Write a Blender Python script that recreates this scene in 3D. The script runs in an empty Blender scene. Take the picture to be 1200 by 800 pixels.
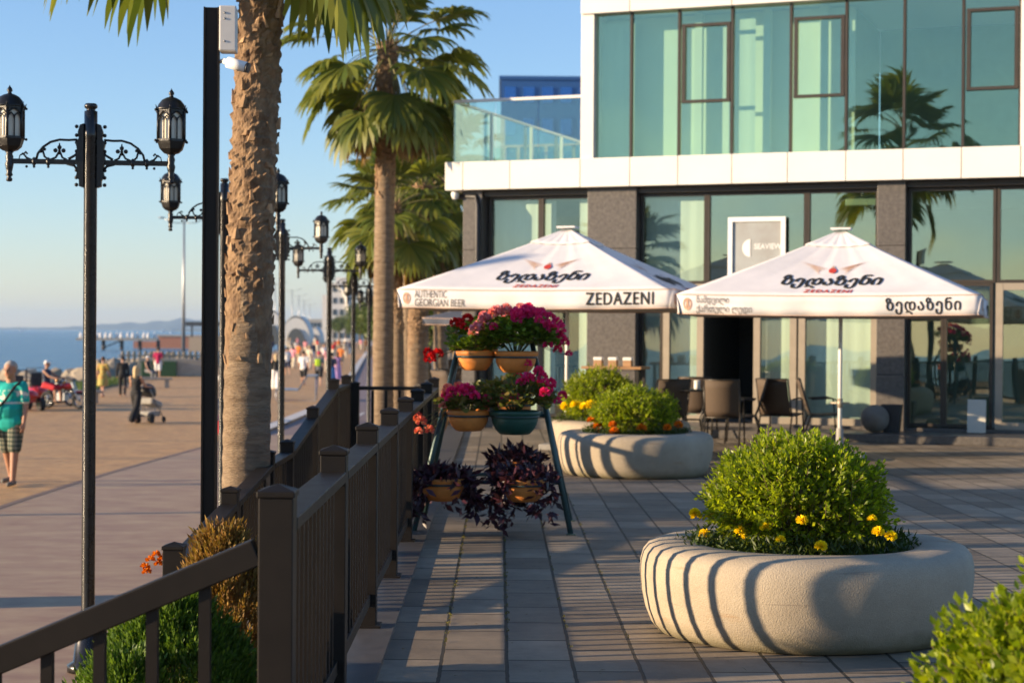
import bpy, math, random
import numpy as np
from mathutils import Vector, Matrix

random.seed(7); rng = np.random.default_rng(7)
S = bpy.context.scene
COL = S.collection
R = math.radians

# ------------------------------------------------------------------ camera, sky, sun, exposure
F = 2083.0                       # focal length in photo pixels (photo 1200 x 800)
EYE = Vector((0, 0, 1.6))
YAW, PITCH, ROLL = R(0.42), R(0.30), R(0.41)
fw = Vector((math.sin(YAW)*math.cos(PITCH), math.cos(YAW)*math.cos(PITCH), -math.sin(PITCH)))
r0 = Vector((math.cos(YAW), -math.sin(YAW), 0)); u0 = r0.cross(fw)
rt = math.cos(ROLL)*r0 + math.sin(ROLL)*u0
up = math.cos(ROLL)*u0 - math.sin(ROLL)*r0
cam = bpy.data.cameras.new('camera'); co = bpy.data.objects.new('camera', cam); COL.objects.link(co)
co.matrix_world = Matrix(((rt.x, up.x, -fw.x, EYE.x), (rt.y, up.y, -fw.y, EYE.y), (rt.z, up.z, -fw.z, EYE.z), (0, 0, 0, 1)))
cam.sensor_width = 36; cam.lens = F/1200*36; cam.clip_start = .1; cam.clip_end = 60000
cam.dof.use_dof = True; cam.dof.focus_distance = 8.8; cam.dof.aperture_fstop = 3.8
S.camera = co

SUN_EL = R(10.5)
SUN_H = Vector((-math.cos(R(11.5)), -math.sin(R(11.5))))
sun_dir = Vector((SUN_H.x*math.cos(SUN_EL), SUN_H.y*math.cos(SUN_EL), math.sin(SUN_EL)))
w = bpy.data.worlds.new('World'); S.world = w; w.use_nodes = True
nt = w.node_tree; bg = nt.nodes['Background']
sky = nt.nodes.new('ShaderNodeTexSky'); sky.sky_type = 'NISHITA'; sky.sun_disc = False
sky.sun_elevation = SUN_EL; sky.sun_rotation = math.atan2(sun_dir.x, sun_dir.y) % (2*math.pi)
sky.air_density = 1.0; sky.dust_density = .1; sky.ozone_density = 4.0; sky.altitude = 0
tn = nt.nodes.new('ShaderNodeVectorMath'); tn.operation = 'MULTIPLY'; tn.inputs[1].default_value = (1.10, .96, .98)
nt.links.new(sky.outputs[0], tn.inputs[0]); nt.links.new(tn.outputs[0], bg.inputs[0]); bg.inputs[1].default_value = .12
sl = bpy.data.lights.new('sun', 'SUN'); sl.energy = 5.0; sl.angle = R(.53); sl.color = (1, .755, .49)
so = bpy.data.objects.new('sun', sl); COL.objects.link(so)
so.rotation_euler = (-sun_dir).to_track_quat('-Z', 'Y').to_euler()
S.view_settings.view_transform = 'Standard'; S.view_settings.look = 'None'
S.view_settings.gamma = 1; S.view_settings.use_curve_mapping = False
S.view_settings.exposure = 1.15
S.cycles.max_bounces = 8; S.cycles.transparent_max_bounces = 16
S.cycles.diffuse_bounces = 3; S.cycles.glossy_bounces = 4; S.cycles.transmission_bounces = 4; S.cycles.volume_bounces = 0
S.cycles.sample_clamp_indirect = 6
S.cycles.caustics_reflective = False; S.cycles.caustics_refractive = False
S.cycles.use_denoising = True

def ray(px, py):
    return fw + rt*((px-600)/F) - up*((py-400)/F)
def at(px, py, d):               # point at distance y = d seen at photo pixel (px, py)
    v = ray(px, py); return EYE + v*(d/v.y)
def gnd(px, py, z=0.0):          # where that ray meets the level z
    v = ray(px, py); return EYE + v*((z-EYE.z)/v.z)

# ------------------------------------------------------------------ materials
def _n(nt, t, **k):
    n = nt.nodes.new(t)
    for a, b in k.items(): setattr(n, a, b)
    return n
def M(name, c, rough=.6, metal=0.0, var=.18, vs=6.0, bump=0.0, bs=60.0, spec=.5, c2=None, stretch=(1, 1, 1), island=0.0, coat=0.0):
    m = bpy.data.materials.new(name); m.use_nodes = True; nt = m.node_tree; b = nt.nodes['Principled BSDF']
    b.inputs['Roughness'].default_value = rough; b.inputs['Metallic'].default_value = metal
    b.inputs['Specular IOR Level'].default_value = spec; b.inputs['Coat Weight'].default_value = coat
    tc = _n(nt, 'ShaderNodeTexCoord'); mp = _n(nt, 'ShaderNodeMapping'); mp.inputs['Scale'].default_value = stretch
    nt.links.new(tc.outputs['Object'], mp.inputs[0])
    no = _n(nt, 'ShaderNodeTexNoise'); no.inputs['Scale'].default_value = vs; no.inputs['Detail'].default_value = 6; no.inputs['Roughness'].default_value = .65
    nt.links.new(mp.outputs[0], no.inputs['Vector'])
    ra = _n(nt, 'ShaderNodeValToRGB'); e = ra.color_ramp.elements
    lo = c2 if c2 else tuple(x*(1-var) for x in c); hi = c if c2 else tuple(min(1, x*(1+var)) for x in c)
    e[0].position = .3; e[1].position = .7; e[0].color = (*lo, 1); e[1].color = (*hi, 1)
    nt.links.new(no.outputs['Fac'], ra.inputs[0]); out = ra.outputs[0]
    if island:
        g = _n(nt, 'ShaderNodeNewGeometry'); mr = _n(nt, 'ShaderNodeMapRange'); mr.inputs[3].default_value = 1-island; mr.inputs[4].default_value = 1+island
        nt.links.new(g.outputs['Random Per Island'], mr.inputs[0])
        mx = _n(nt, 'ShaderNodeVectorMath', operation='SCALE'); nt.links.new(out, mx.inputs[0]); nt.links.new(mr.outputs[0], mx.inputs['Scale']); out = mx.outputs[0]
    nt.links.new(out, b.inputs['Base Color'])
    if var and rough < .95:
        mr = _n(nt, 'ShaderNodeMapRange'); mr.inputs[3].default_value = max(.02, rough-.08); mr.inputs[4].default_value = min(1, rough+.08)
        nt.links.new(no.outputs['Fac'], mr.inputs[0]); nt.links.new(mr.outputs[0], b.inputs['Roughness'])
    if bump:
        n2 = _n(nt, 'ShaderNodeTexNoise'); n2.inputs['Scale'].default_value = bs; n2.inputs['Detail'].default_value = 5
        nt.links.new(mp.outputs[0], n2.inputs['Vector'])
        bp = _n(nt, 'ShaderNodeBump'); bp.inputs['Strength'].default_value = 1; bp.inputs['Distance'].default_value = bump
        nt.links.new(n2.outputs['Fac'], bp.inputs['Height']); nt.links.new(bp.outputs[0], b.inputs['Normal'])
    return m
def LEAF(name, cols, trans=.45, rough=.45, spec=.35):
    """leaf: colour differs leaf by leaf, light passes through"""
    m = bpy.data.materials.new(name); m.use_nodes = True; nt = m.node_tree; b = nt.nodes['Principled BSDF']; o = nt.nodes['Material Output']
    g = _n(nt, 'ShaderNodeNewGeometry'); ra = _n(nt, 'ShaderNodeValToRGB'); el = ra.color_ramp.elements
    while len(el) < len(cols): el.new(.5)
    for i, c in enumerate(cols):
        el[i].position = i/max(1, len(cols)-1); el[i].color = (*c, 1)
    nt.links.new(g.outputs['Random Per Island'], ra.inputs[0]); nt.links.new(ra.outputs[0], b.inputs['Base Color'])
    b.inputs['Roughness'].default_value = rough; b.inputs['Specular IOR Level'].default_value = spec
    t = _n(nt, 'ShaderNodeBsdfTranslucent'); mul = _n(nt, 'ShaderNodeVectorMath', operation='MULTIPLY'); mul.inputs[1].default_value = (1.35, 1.3, .55)
    nt.links.new(ra.outputs[0], mul.inputs[0]); nt.links.new(mul.outputs[0], t.inputs[0])
    mx = _n(nt, 'ShaderNodeMixShader'); mx.inputs[0].default_value = trans
    nt.links.new(b.outputs[0], mx.inputs[1]); nt.links.new(t.outputs[0], mx.inputs[2]); nt.links.new(mx.outputs[0], o.inputs[0])
    return m
def GLASS(name, refl, trans, fac=.5, rough=.0, wave=0.0):
    m = bpy.data.materials.new(name); m.use_nodes = True; nt = m.node_tree; o = nt.nodes['Material Output']; nt.nodes.remove(nt.nodes['Principled BSDF'])
    g = _n(nt, 'ShaderNodeBsdfGlossy'); g.inputs['Color'].default_value = (*refl, 1); g.inputs['Roughness'].default_value = rough
    t = _n(nt, 'ShaderNodeBsdfTransparent'); t.inputs['Color'].default_value = (*trans, 1)
    lw = _n(nt, 'ShaderNodeLayerWeight'); lw.inputs[0].default_value = .5; pw = _n(nt, 'ShaderNodeMath', operation='POWER'); pw.inputs[1].default_value = 4.0; nt.links.new(lw.outputs['Facing'], pw.inputs[0])
    mr = _n(nt, 'ShaderNodeMapRange'); mr.inputs[3].default_value = fac; mr.inputs[4].default_value = 1
    mx = _n(nt, 'ShaderNodeMixShader'); nt.links.new(pw.outputs[0], mr.inputs[0]); nt.links.new(mr.outputs[0], mx.inputs[0])
    if wave:
        tc = _n(nt, 'ShaderNodeTexCoord'); no = _n(nt, 'ShaderNodeTexNoise'); no.inputs['Scale'].default_value = .9; no.inputs['Detail'].default_value = 1
        nt.links.new(tc.outputs['Object'], no.inputs['Vector'])
        bp = _n(nt, 'ShaderNodeBump'); bp.inputs['Distance'].default_value = wave; nt.links.new(no.outputs['Fac'], bp.inputs['Height']); nt.links.new(bp.outputs[0], g.inputs['Normal'])
    nt.links.new(t.outputs[0], mx.inputs[1]); nt.links.new(g.outputs[0], mx.inputs[2]); nt.links.new(mx.outputs[0], o.inputs[0])
    return m

# ------------------------------------------------------------------ mesh building
class MB:
    def __init__(s): s.v = []; s.f = []; s.mi = []; s.sm = []; s.k = 0
    def add(s, v, f, smooth=False):
        b = len(s.v); s.v += [tuple(p) for p in v]
        for q in f: s.f.append(tuple(i+b for i in q)); s.mi.append(s.k); s.sm.append(smooth)
        return s
    def box(s, c, d, rz=0.0, mat=None):
        x, y, z = d[0]/2, d[1]/2, d[2]/2
        v = [Vector(p) for p in ((-x,-y,-z),(x,-y,-z),(x,y,-z),(-x,y,-z),(-x,-y,z),(x,-y,z),(x,y,z),(-x,y,z))]
        if mat is not None: v = [mat @ p for p in v]
        if rz: m = Matrix.Rotation(rz, 3, 'Z'); v = [m @ p for p in v]
        c = Vector(c)
        return s.add([p+c for p in v], [(0,3,2,1),(4,5,6,7),(0,1,5,4),(1,2,6,5),(2,3,7,6),(3,0,4,7)])
    def beam(s, a, b, wx, wz, upv=(0, 0, 1)):
        """rectangular bar from a to b, wx wide, wz deep"""
        a, b = Vector(a), Vector(b); t = (b-a).normalized(); u = Vector(upv)
        x = t.cross(u)
        if x.length < 1e-4: x = t.cross(Vector((0, 1, 0)))
        x.normalize(); z = x.cross(t).normalized(); x = x*wx/2; z = z*wz/2
        v = [a-x-z, a+x-z, a+x+z, a-x+z, b-x-z, b+x-z, b+x+z, b-x+z]
        return s.add(v, [(0,3,2,1),(4,5,6,7),(0,1,5,4),(1,2,6,5),(2,3,7,6),(3,0,4,7)])
    def tube(s, pts, r, n=8, cap=True, closed=False, smooth=True):
        pts = [Vector(p) for p in pts]; m = len(pts)
        rr = r if isinstance(r, (list, tuple)) else [r]*m
        v = []; px = None
        for i, p in enumerate(pts):
            if closed: t = pts[(i+1) % m]-pts[i-1]
            else: t = pts[min(i+1, m-1)]-pts[max(i-1, 0)]
            if t.length < 1e-9: t = Vector((0, 0, 1))
            t.normalize()
            if px is None:
                px = t.cross(Vector((0, 0, 1)))
                if px.length < .05: px = t.cross(Vector((0, 1, 0)))
            px = (px - t*px.dot(t)).normalized(); py = t.cross(px)
            for k in range(n):
                a = 2*math.pi*k/n; v.append(p + (px*math.cos(a)+py*math.sin(a))*rr[i])
        f = []
        for i in range(m if closed else m-1):
            j = (i+1) % m
            for k in range(n): f.append((i*n+k, i*n+(k+1) % n, j*n+(k+1) % n, j*n+k))
        s.add(v, f, smooth)
        if cap and not closed:
            b = len(s.v)-m*n
            s.f.append(tuple(b+k for k in range(n))[::-1]); s.mi.append(s.k); s.sm.append(False)
            s.f.append(tuple(b+(m-1)*n+k for k in range(n))); s.mi.append(s.k); s.sm.append(False)
        return s
    def lathe(s, prof, c=(0, 0, 0), n=16, smooth=True, fn=None, a0=0.0):
        v = []; c = Vector(c); m = len(prof)
        for r, z in prof:
            for k in range(n):
                a = 2*math.pi*k/n+a0; q = fn(a, z) if fn else 1.0
                v.append(c+Vector((r*q*math.cos(a), r*q*math.sin(a), z)))
        f = [(i*n+k, i*n+(k+1) % n, (i+1)*n+(k+1) % n, (i+1)*n+k) for i in range(m-1) for k in range(n)]
        s.add(v, f, smooth)
        b = len(s.v)-m*n
        for i, rev in ((0, True), (m-1, False)):
            if prof[i][0] > 1e-5:
                q = tuple(b+i*n+k for k in range(n)); s.f.append(q[::-1] if rev else q); s.mi.append(s.k); s.sm.append(False)
        return s
    def ball(s, c, r, n=10, sc=(1, 1, 1), smooth=True):
        h = max(4, n//2); c = Vector(c); v = []; f = []
        for i in range(h+1):
            t = math.pi*i/h
            for k in range(n):
                a = 2*math.pi*k/n; v.append(c+Vector((r*sc[0]*math.sin(t)*math.cos(a), r*sc[1]*math.sin(t)*math.sin(a), -r*sc[2]*math.cos(t))))
        for i in range(h):
            for k in range(n): f.append((i*n+k, i*n+(k+1) % n, (i+1)*n+(k+1) % n, (i+1)*n+k))
        return s.add(v, f, smooth)
    def prism(s, poly, y0, y1, axis='y'):
        """closed polygon (x,z) pushed from y0 to y1"""
        n = len(poly)
        P = (lambda a, b, y: (a, y, b)) if axis == 'y' else ((lambda a, b, y: (y, a, b)) if axis == 'x' else (lambda a, b, y: (a, b, y)))
        v = [P(a, b, y0) for a, b in poly]+[P(a, b, y1) for a, b in poly]
        return s.add(v, [tuple(range(n)), tuple(range(2*n-1, n-1, -1))]+[(i, i+n, (i+1) % n+n, (i+1) % n) for i in range(n)])
    def build(s, name, mats, parent=None, loc=None, rz=0.0, bevel=0.0, solid=0.0, fix=True):
        me = bpy.data.meshes.new(name); me.from_pydata(s.v, [], s.f)
        for m in (mats if isinstance(mats, (list, tuple)) else [mats]): me.materials.append(m)
        me.polygons.foreach_set('material_index', s.mi); me.polygons.foreach_set('use_smooth', s.sm)
        me.update(); me.validate()
        return link(name, me, parent, loc, rz, bevel, solid)
def link(name, me, parent=None, loc=None, rz=0.0, bevel=0.0, solid=0.0):
    o = bpy.data.objects.new(name, me); COL.objects.link(o); o.parent = parent
    if loc is not None: o.location = loc
    o.rotation_euler.z = rz
    if solid: q = o.modifiers.new('solid', 'SOLIDIFY'); q.thickness = solid; q.offset = 0
    if bevel: q = o.modifiers.new('bevel', 'BEVEL'); q.width = bevel; q.segments = 2; q.limit_method = 'ANGLE'
    return o
def npmesh(name, V, Fq, mats, mi=None, smooth=False):
    """V (n,3), Fq (m,k) same size faces"""
    me = bpy.data.meshes.new(name); m, k = Fq.shape
    me.vertices.add(len(V)); me.vertices.foreach_set('co', np.ascontiguousarray(V, dtype=np.float32).ravel())
    me.loops.add(m*k); me.loops.foreach_set('vertex_index', Fq.astype(np.int32).ravel())
    me.polygons.add(m); me.polygons.foreach_set('loop_start', np.arange(0, m*k, k, dtype=np.int32))
    for q in (mats if isinstance(mats, (list, tuple)) else [mats]): me.materials.append(q)
    if mi is not None: me.polygons.foreach_set('material_index', np.asarray(mi, dtype=np.int32))
    if smooth: me.polygons.foreach_set('use_smooth', np.ones(m, dtype=bool))
    me.update(calc_edges=True); me.validate()
    return me
LEAF_T = np.array([[0, 0, 0], [.45, .5, .12], [1, 0, 0], [.45, -.5, .12]])
LEAF_F = np.array([[0, 2, 1], [0, 3, 2]])
ROUND_T = np.array([[0, 0, 0], [.25, .42, .08], [.7, .5, .12], [1, .15, .05], [1, -.15, .05], [.7, -.5, .12], [.25, -.42, .08], [.5, 0, -.06]])
ROUND_F = np.array([[7, 0, 1], [7, 1, 2], [7, 2, 3], [7, 3, 4], [7, 4, 5], [7, 5, 6], [7, 6, 0]])
def scatter(P, D, L, W, T=LEAF_T, Fc=LEAF_F, roll=None, upv=None):
    """one small leaf per row: at P, pointing along D, length L, width W"""
    n = len(P); D = D/np.linalg.norm(D, axis=1, keepdims=True)
    U = rng.normal(size=(n, 3)) if upv is None else upv+rng.normal(size=(n, 3))*.35
    Y = np.cross(U, D); Y /= np.linalg.norm(Y, axis=1, keepdims=True)+1e-9; Z = np.cross(D, Y)
    L = np.broadcast_to(L, (n,))[:, None, None]; W = np.broadcast_to(W, (n,))[:, None, None]
    V = P[:, None, :] + D[:, None, :]*T[None, :, 0:1]*L + Y[:, None, :]*T[None, :, 1:2]*W + Z[:, None, :]*T[None, :, 2:3]*W
    Fq = (np.arange(n)*len(T))[:, None, None]+Fc[None]
    return V.reshape(-1, 3), Fq.reshape(-1, Fc.shape[1])
def join(parts):
    V = []; Q = []; b = 0
    for v, f in parts: V.append(v); Q.append(f+b); b += len(v)
    return np.concatenate(V), np.concatenate(Q)
def rdir(n, zmin=-1.0):
    z = rng.uniform(zmin, 1, n); a = rng.uniform(0, 2*math.pi, n); r = np.sqrt(1-z*z)
    return np.stack([r*np.cos(a), r*np.sin(a), z], 1)

# ------------------------------------------------------------------ things
def tag(o, label=None, cat=None, group=None, kind=None):
    if label: o['label'] = label
    if cat: o['category'] = cat
    if group: o['group'] = group
    if kind: o['kind'] = kind
    return o
def thing(name, label, cat, loc=(0, 0, 0), rz=0.0, group=None):
    o = bpy.data.objects.new(name, None); COL.objects.link(o); o.location = loc; o.rotation_euler.z = rz
    o.empty_display_size = .1
    return tag(o, label, cat, group)
def stru(o): o['kind'] = 'structure'; return o
def dup(o, loc=None, rz=None, label=None, sc=None, parent=None):
    c = o.copy(); COL.objects.link(c); c.parent = parent
    if loc is not None: c.location = loc
    if rz is not None: c.rotation_euler.z = rz
    if sc is not None: c.scale = sc if isinstance(sc, (tuple, list)) else (sc,)*3
    if label: c['label'] = label
    for ch in list(o.children): dup(ch, parent=c)
    return c
def text(name, body, size, mat, parent, fn, bold=0.0, shear=0.0, spacing=1.0, align='CENTER', width=None, fat=0.0):
    """lettering as a mesh: every glyph vertex (x, y) goes through fn to its place on the surface"""
    c = bpy.data.curves.new(name, 'FONT'); c.body = body; c.size = size; c.offset = bold; c.shear = shear; c.space_character = spacing
    c.align_x = align; c.align_y = 'CENTER'; c.resolution_u = 4
    t = bpy.data.objects.new(name, c); COL.objects.link(t); bpy.context.view_layer.update()
    me = bpy.data.meshes.new_from_object(t.evaluated_get(bpy.context.evaluated_depsgraph_get()))
    bpy.data.objects.remove(t); bpy.data.curves.remove(c)
    xs = [v.co.x for v in me.vertices]; k = 1.0
    if width and xs: k = width/(max(xs)-min(xs))
    P = [(v.co.x*k, v.co.y) for v in me.vertices]; Q = [tuple(p.vertices) for p in me.polygons]; bpy.data.meshes.remove(me); b = MB()
    for j in ((0,) if not fat else (0, 1, 2, 3, 4)):      # heavier letters: the strokes widened sideways and upwards
        dx, dy = ((0, 0), (-fat, 0), (fat, 0), (0, -fat*.7), (0, fat*.7))[j]
        pts = [Vector(fn(x+dx, y+dy)) for x, y in P]
        if j: lift = (fn(.01, 0)-fn(-.01, 0)).cross(fn(0, .01)-fn(0, -.01)).normalized()*.0006*j; pts = [q+lift for q in pts]
        b.add(pts, Q)
    return b.build(name, mat, parent)

# ------------------------------------------------------------------ palette
DARK = M('dark_bronze_paint', (.0135, .0105, .008), .5, 0, var=.2, vs=7, spec=.24)
IRON = M('black_iron', (.018, .018, .018), .35, .3, var=.3, vs=30, bump=.0012, bs=90)
WHITEP = M('white_panel', (.74, .72, .67), .5, var=.03, vs=1.2)
GRANITE = M('dark_granite', (.10, .09, .08), .4, var=.35, vs=18, bump=.0006, bs=200)
STEEL = M('grey_steel', (.3, .31, .32), .4, .7, var=.1)
ALU = M('beige_aluminium', (.36, .31, .24), .45, .3, var=.06)
BROWNF = M('brown_frame', (.05, .04, .03), .4, .2, var=.1)
WHITE = M('white_paint', (.8, .8, .78), .45, var=.05)
FABRIC = M('canopy_fabric', (.74, .715, .70), .85, var=.085, vs=1.7, bump=.002, bs=7)
INK = M('black_ink', (.012, .011, .01), .7, var=0)
RED = M('red_ink', (.62, .05, .03), .7, var=0)
PALEINK = M('faded_gold_ink', (.55, .33, .22), .8, var=.1)
GREYINK = M('grey_ink', (.16, .14, .12), .8, var=.1)
TERRA = M('terracotta', (.76, .27, .055), .6, var=.14, vs=9, bump=.001, bs=60)
SOIL = M('soil', (.06, .045, .03), .95, var=.5, vs=25, bump=.01, bs=40)
BLACK = M('black_plastic', (.02, .02, .022), .5, var=.2)

# ------------------------------------------------------------------ setting: ground, road, water, hills
def zp(y): t = min(1, max(0, (y-22)/30)); return -.75-.40*t*t*(3-2*t)
def cx(y): return 0 if y < 70 else -.067*(y-70)
YS = [-80, -40, -20, -8, 0, 6, 12, 18, 22, 25, 28, 31, 34, 37, 40, 44, 48, 52, 58, 65, 70, 80, 95, 120, 160, 220, 300, 420, 600, 900]
def strip(name, x0, x1, y0, y1, dz, mat, nx=1):
    ys = [y0]+[y for y in YS if y0 < y < y1]+[y1]; b = MB(); v = []; f = []
    for y in ys:
        for i in range(nx+1): v.append((x0+(x1-x0)*i/nx+cx(y), y, zp(y)+dz))
    n = nx+1
    for j in range(len(ys)-1):
        for i in range(nx): f.append((j*n+i, j*n+i+1, (j+1)*n+i+1, (j+1)*n+i))
    return stru(b.add(v, f).build(name, mat))

def pave_mat(name, bw, rh, c1, c2, mort, ms, dx=0.0, bump=.004, rough=.72, rot=True, stain=.35):
    m = bpy.data.materials.new(name); m.use_nodes = True; nt = m.node_tree; b = nt.nodes['Principled BSDF']
    tc = _n(nt, 'ShaderNodeTexCoord'); sp = _n(nt, 'ShaderNodeSeparateXYZ'); nt.links.new(tc.outputs['Object'], sp.inputs[0])
    ad = _n(nt, 'ShaderNodeMath', operation='ADD'); ad.inputs[1].default_value = dx; nt.links.new(sp.outputs[0], ad.inputs[0])
    cb = _n(nt, 'ShaderNodeCombineXYZ')
    nt.links.new(sp.outputs[1] if rot else ad.outputs[0], cb.inputs[0]); nt.links.new(ad.outputs[0] if rot else sp.outputs[1], cb.inputs[1])
    wn = _n(nt, 'ShaderNodeTexNoise'); wn.inputs['Scale'].default_value = 9; wn.inputs['Detail'].default_value = 3; nt.links.new(cb.outputs[0], wn.inputs['Vector'])
    ws = _n(nt, 'ShaderNodeVectorMath', operation='MULTIPLY_ADD'); ws.inputs[1].default_value = (.012, .012, 0); nt.links.new(wn.outputs['Color'], ws.inputs[0]); nt.links.new(cb.outputs[0], ws.inputs[2])
    br = _n(nt, 'ShaderNodeTexBrick'); br.offset = .5; br.inputs['Scale'].default_value = 1; br.inputs['Brick Width'].default_value = bw; br.inputs['Row Height'].default_value = rh
    br.inputs['Mortar Size'].default_value = ms; br.inputs['Mortar Smooth'].default_value = .25; br.inputs['Bias'].default_value = 0
    br.inputs['Color1'].default_value = (*c1, 1); br.inputs['Color2'].default_value = (*c2, 1); br.inputs['Mortar'].default_value = (*mort, 1)
    nt.links.new(ws.outputs[0], br.inputs['Vector'])
    n1 = _n(nt, 'ShaderNodeTexNoise'); n1.inputs['Scale'].default_value = 1.7; n1.inputs['Detail'].default_value = 9; n1.inputs['Roughness'].default_value = .75; nt.links.new(tc.outputs['Object'], n1.inputs['Vector'])
    mr = _n(nt, 'ShaderNodeMapRange'); mr.inputs[1].default_value = .3; mr.inputs[2].default_value = .7; mr.inputs[3].default_value = 1-stain; mr.inputs[4].default_value = 1+stain*.6
    nt.links.new(n1.outputs['Fac'], mr.inputs[0])
    sc = _n(nt, 'ShaderNodeVectorMath', operation='SCALE'); nt.links.new(br.outputs['Color'], sc.inputs[0]); nt.links.new(mr.outputs[0], sc.inputs['Scale'])
    nt.links.new(sc.outputs[0], b.inputs['Base Color'])
    n2 = _n(nt, 'ShaderNodeTexNoise'); n2.inputs['Scale'].default_value = 120; n2.inputs['Detail'].default_value = 4; nt.links.new(tc.outputs['Object'], n2.inputs['Vector'])
    h = _n(nt, 'ShaderNodeMath', operation='MULTIPLY_ADD'); h.inputs[1].default_value = -1.0
    hs = _n(nt, 'ShaderNodeMath', operation='MULTIPLY'); hs.inputs[1].default_value = .25; nt.links.new(n2.outputs['Fac'], hs.inputs[0])
    nt.links.new(br.outputs['Fac'], h.inputs[0]); nt.links.new(hs.outputs[0], h.inputs[2])
    bp = _n(nt, 'ShaderNodeBump'); bp.inputs['Distance'].default_value = bump; nt.links.new(h.outputs[0], bp.inputs['Height']); nt.links.new(bp.outputs[0], b.inputs['Normal'])
    rr = _n(nt, 'ShaderNodeMapRange'); rr.inputs[3].default_value = rough-.14; rr.inputs[4].default_value = rough+.14; nt.links.new(n1.outputs['Fac'], rr.inputs[0]); nt.links.new(rr.outputs[0], b.inputs['Roughness'])
    return m
PAVE = pave_mat('grey_slab_paving', .56, .318, (.185, .143, .095), (.325, .26, .18), (.045, .036, .02), .010, dx=-.055, stain=.5, bump=.006)
TAN = pave_mat('tan_brick_paving', .22, .11, (.56, .31, .115), (.64, .38, .15), (.36, .205, .09), .008, bump=.003, stain=.4)
PINK = M('pinkish_stamped_concrete', (.46, .335, .20), .62, var=.2, vs=2.6, c2=(.30, .165, .10), stretch=(.55, 1.0, 1), bump=.004, bs=5)
GREYC = M('grey_stamped_concrete', (.27, .245, .225), .6, c2=(.36, .31, .27), vs=2.0, stretch=(.3, 2, 1), bump=.004, bs=5)

strip('land', -19.5, 500, -80, 900, -.05, M('earth', (.2, .17, .12), .9, var=.3, vs=.8))
strip('promenade', -17.5, -6.62, -80, 420, 0, TAN, 2)
strip('footpath', -6.5, -2.12, -80, 46, .0, PINK, 2)
strip('path_edge_band', -6.62, -6.5, -80, 46, .004, M('brown_brick_edging', (.19, .13, .10), .8))
strip('bike_lane', -6.2, -2.9, 46, 420, .0, M('mauve_asphalt', (.22, .155, .145), .75, var=.15, vs=3))
strip('road_kerb', -6.62, -6.2, 46, 420, .06, M('white_kerb_paint', (.62, .60, .57), .7))
mk = MB()
for y in (58, 76, 100, 130):
    c = cx(y)-3.9; z = zp(y)+.006
    mk.add([(c-.08, y-3, z), (c+.08, y-3, z), (c+.08, y+.5, z), (c-.08, y+.5, z)], [(0, 1, 2, 3)])
    mk.add([(c-.5, y+.5, z), (c+.5, y+.5, z), (c, y+3, z)], [(0, 1, 2)])
for k in range(24):
    y = 50+k*7; mk.add([(-4.6+cx(y), y, zp(y)+.006), (-4.48+cx(y), y, zp(y)+.006), (-4.48+cx(y+3), y+3, zp(y+3)+.006), (-4.6+cx(y+3), y+3, zp(y+3)+.006)], [(0, 1, 2, 3)])
stru(mk.build('lane_markings', M('lane_paint', (.6, .58, .56), .7)))

# terrace: a raised slab with its retaining edge
t = MB(); t.box((14.6, 10, -.6), (30.9, 100, 1.2)); stru(t.build('terrace', PAVE))
t = MB(); t.box((-.70, 10, .011), (.30, 99.9, .022)); stru(t.build('terrace_kerb', M('dark_kerb_stone', (.075, .07, .065), .5, var=.25, vs=8)))
t = MB()
for k in range(4): t.box((-.85-.16-.3*k, 4.9, -.15-.17*k-.3), (.32, 1.3, .6))
stru(t.build('terrace_steps', PAVE))
RX0, RX1 = -1.84, -.85          # the access ramp between its two rails
def rampz(y):
    if y < 13.8: return -.66+.064*(max(y, 9.4)-9.9)
    if y < 15.1: return -.66+.064*3.9
    if y < 19.3: return -.41+.0976*(y-15.1)
    return 0
t = MB(); ys = [9.2, 11, 13.8, 15.1, 17, 19.3, 21.0]
v = []; f = []
for y in ys:
    z = rampz(y)-.002; v += [(RX0-.06, y, z), (RX1, y, z), (RX1, y, -1.3), (RX0-.06, y, -1.3)]
for i in range(len(ys)-1):
    a = 4*i; f += [(a, a+1, a+5, a+4), (a+3, a, a+4, a+7)]
f += [(0, 3, 2, 1), (24, 25, 26, 27)]
t.add(v, f); stru(t.build('access_ramp', M('ramp_concrete', (.2, .18, .16), .75, var=.2, vs=3, bump=.002)))
t = MB(); t.box((-1.48, 7.45, -.9), (1.26, 3.5, .5)); t.box((-2.05, 16, -.82), (.3, 24, .2)); stru(t.build('planting_bed', SOIL))

t = MB(); t.add([(-12300, -400, -3), (600, -400, -3), (600, 9900, -3), (-12300, 9900, -3)], [(0, 1, 2, 3)])
wm = bpy.data.materials.new('sea_water'); wm.use_nodes = True; nt = wm.node_tree; b = nt.nodes['Principled BSDF']
b.inputs['Base Color'].default_value = (.035, .13, .22, 1); b.inputs['Roughness'].default_value = .22; b.inputs['IOR'].default_value = 1.33
tc = _n(nt, 'ShaderNodeTexCoord'); hsum = None
for scl, st in ((.05, .9), (.6, .25)):
    mp = _n(nt, 'ShaderNodeMapping'); mp.inputs['Scale'].default_value = (scl*.6, scl*1.6, 1); nt.links.new(tc.outputs['Object'], mp.inputs[0])
    no = _n(nt, 'ShaderNodeTexNoise'); no.inputs['Scale'].default_value = 1; no.inputs['Detail'].default_value = 6; nt.links.new(mp.outputs[0], no.inputs['Vector'])
    ml = _n(nt, 'ShaderNodeMath', operation='MULTIPLY'); ml.inputs[1].default_value = st; nt.links.new(no.outputs['Fac'], ml.inputs[0])
    if hsum is None: hsum = ml.outputs[0]
    else:
        a = _n(nt, 'ShaderNodeMath', operation='ADD'); nt.links.new(hsum, a.inputs[0]); nt.links.new(ml.outputs[0], a.inputs[1]); hsum = a.outputs[0]
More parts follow.
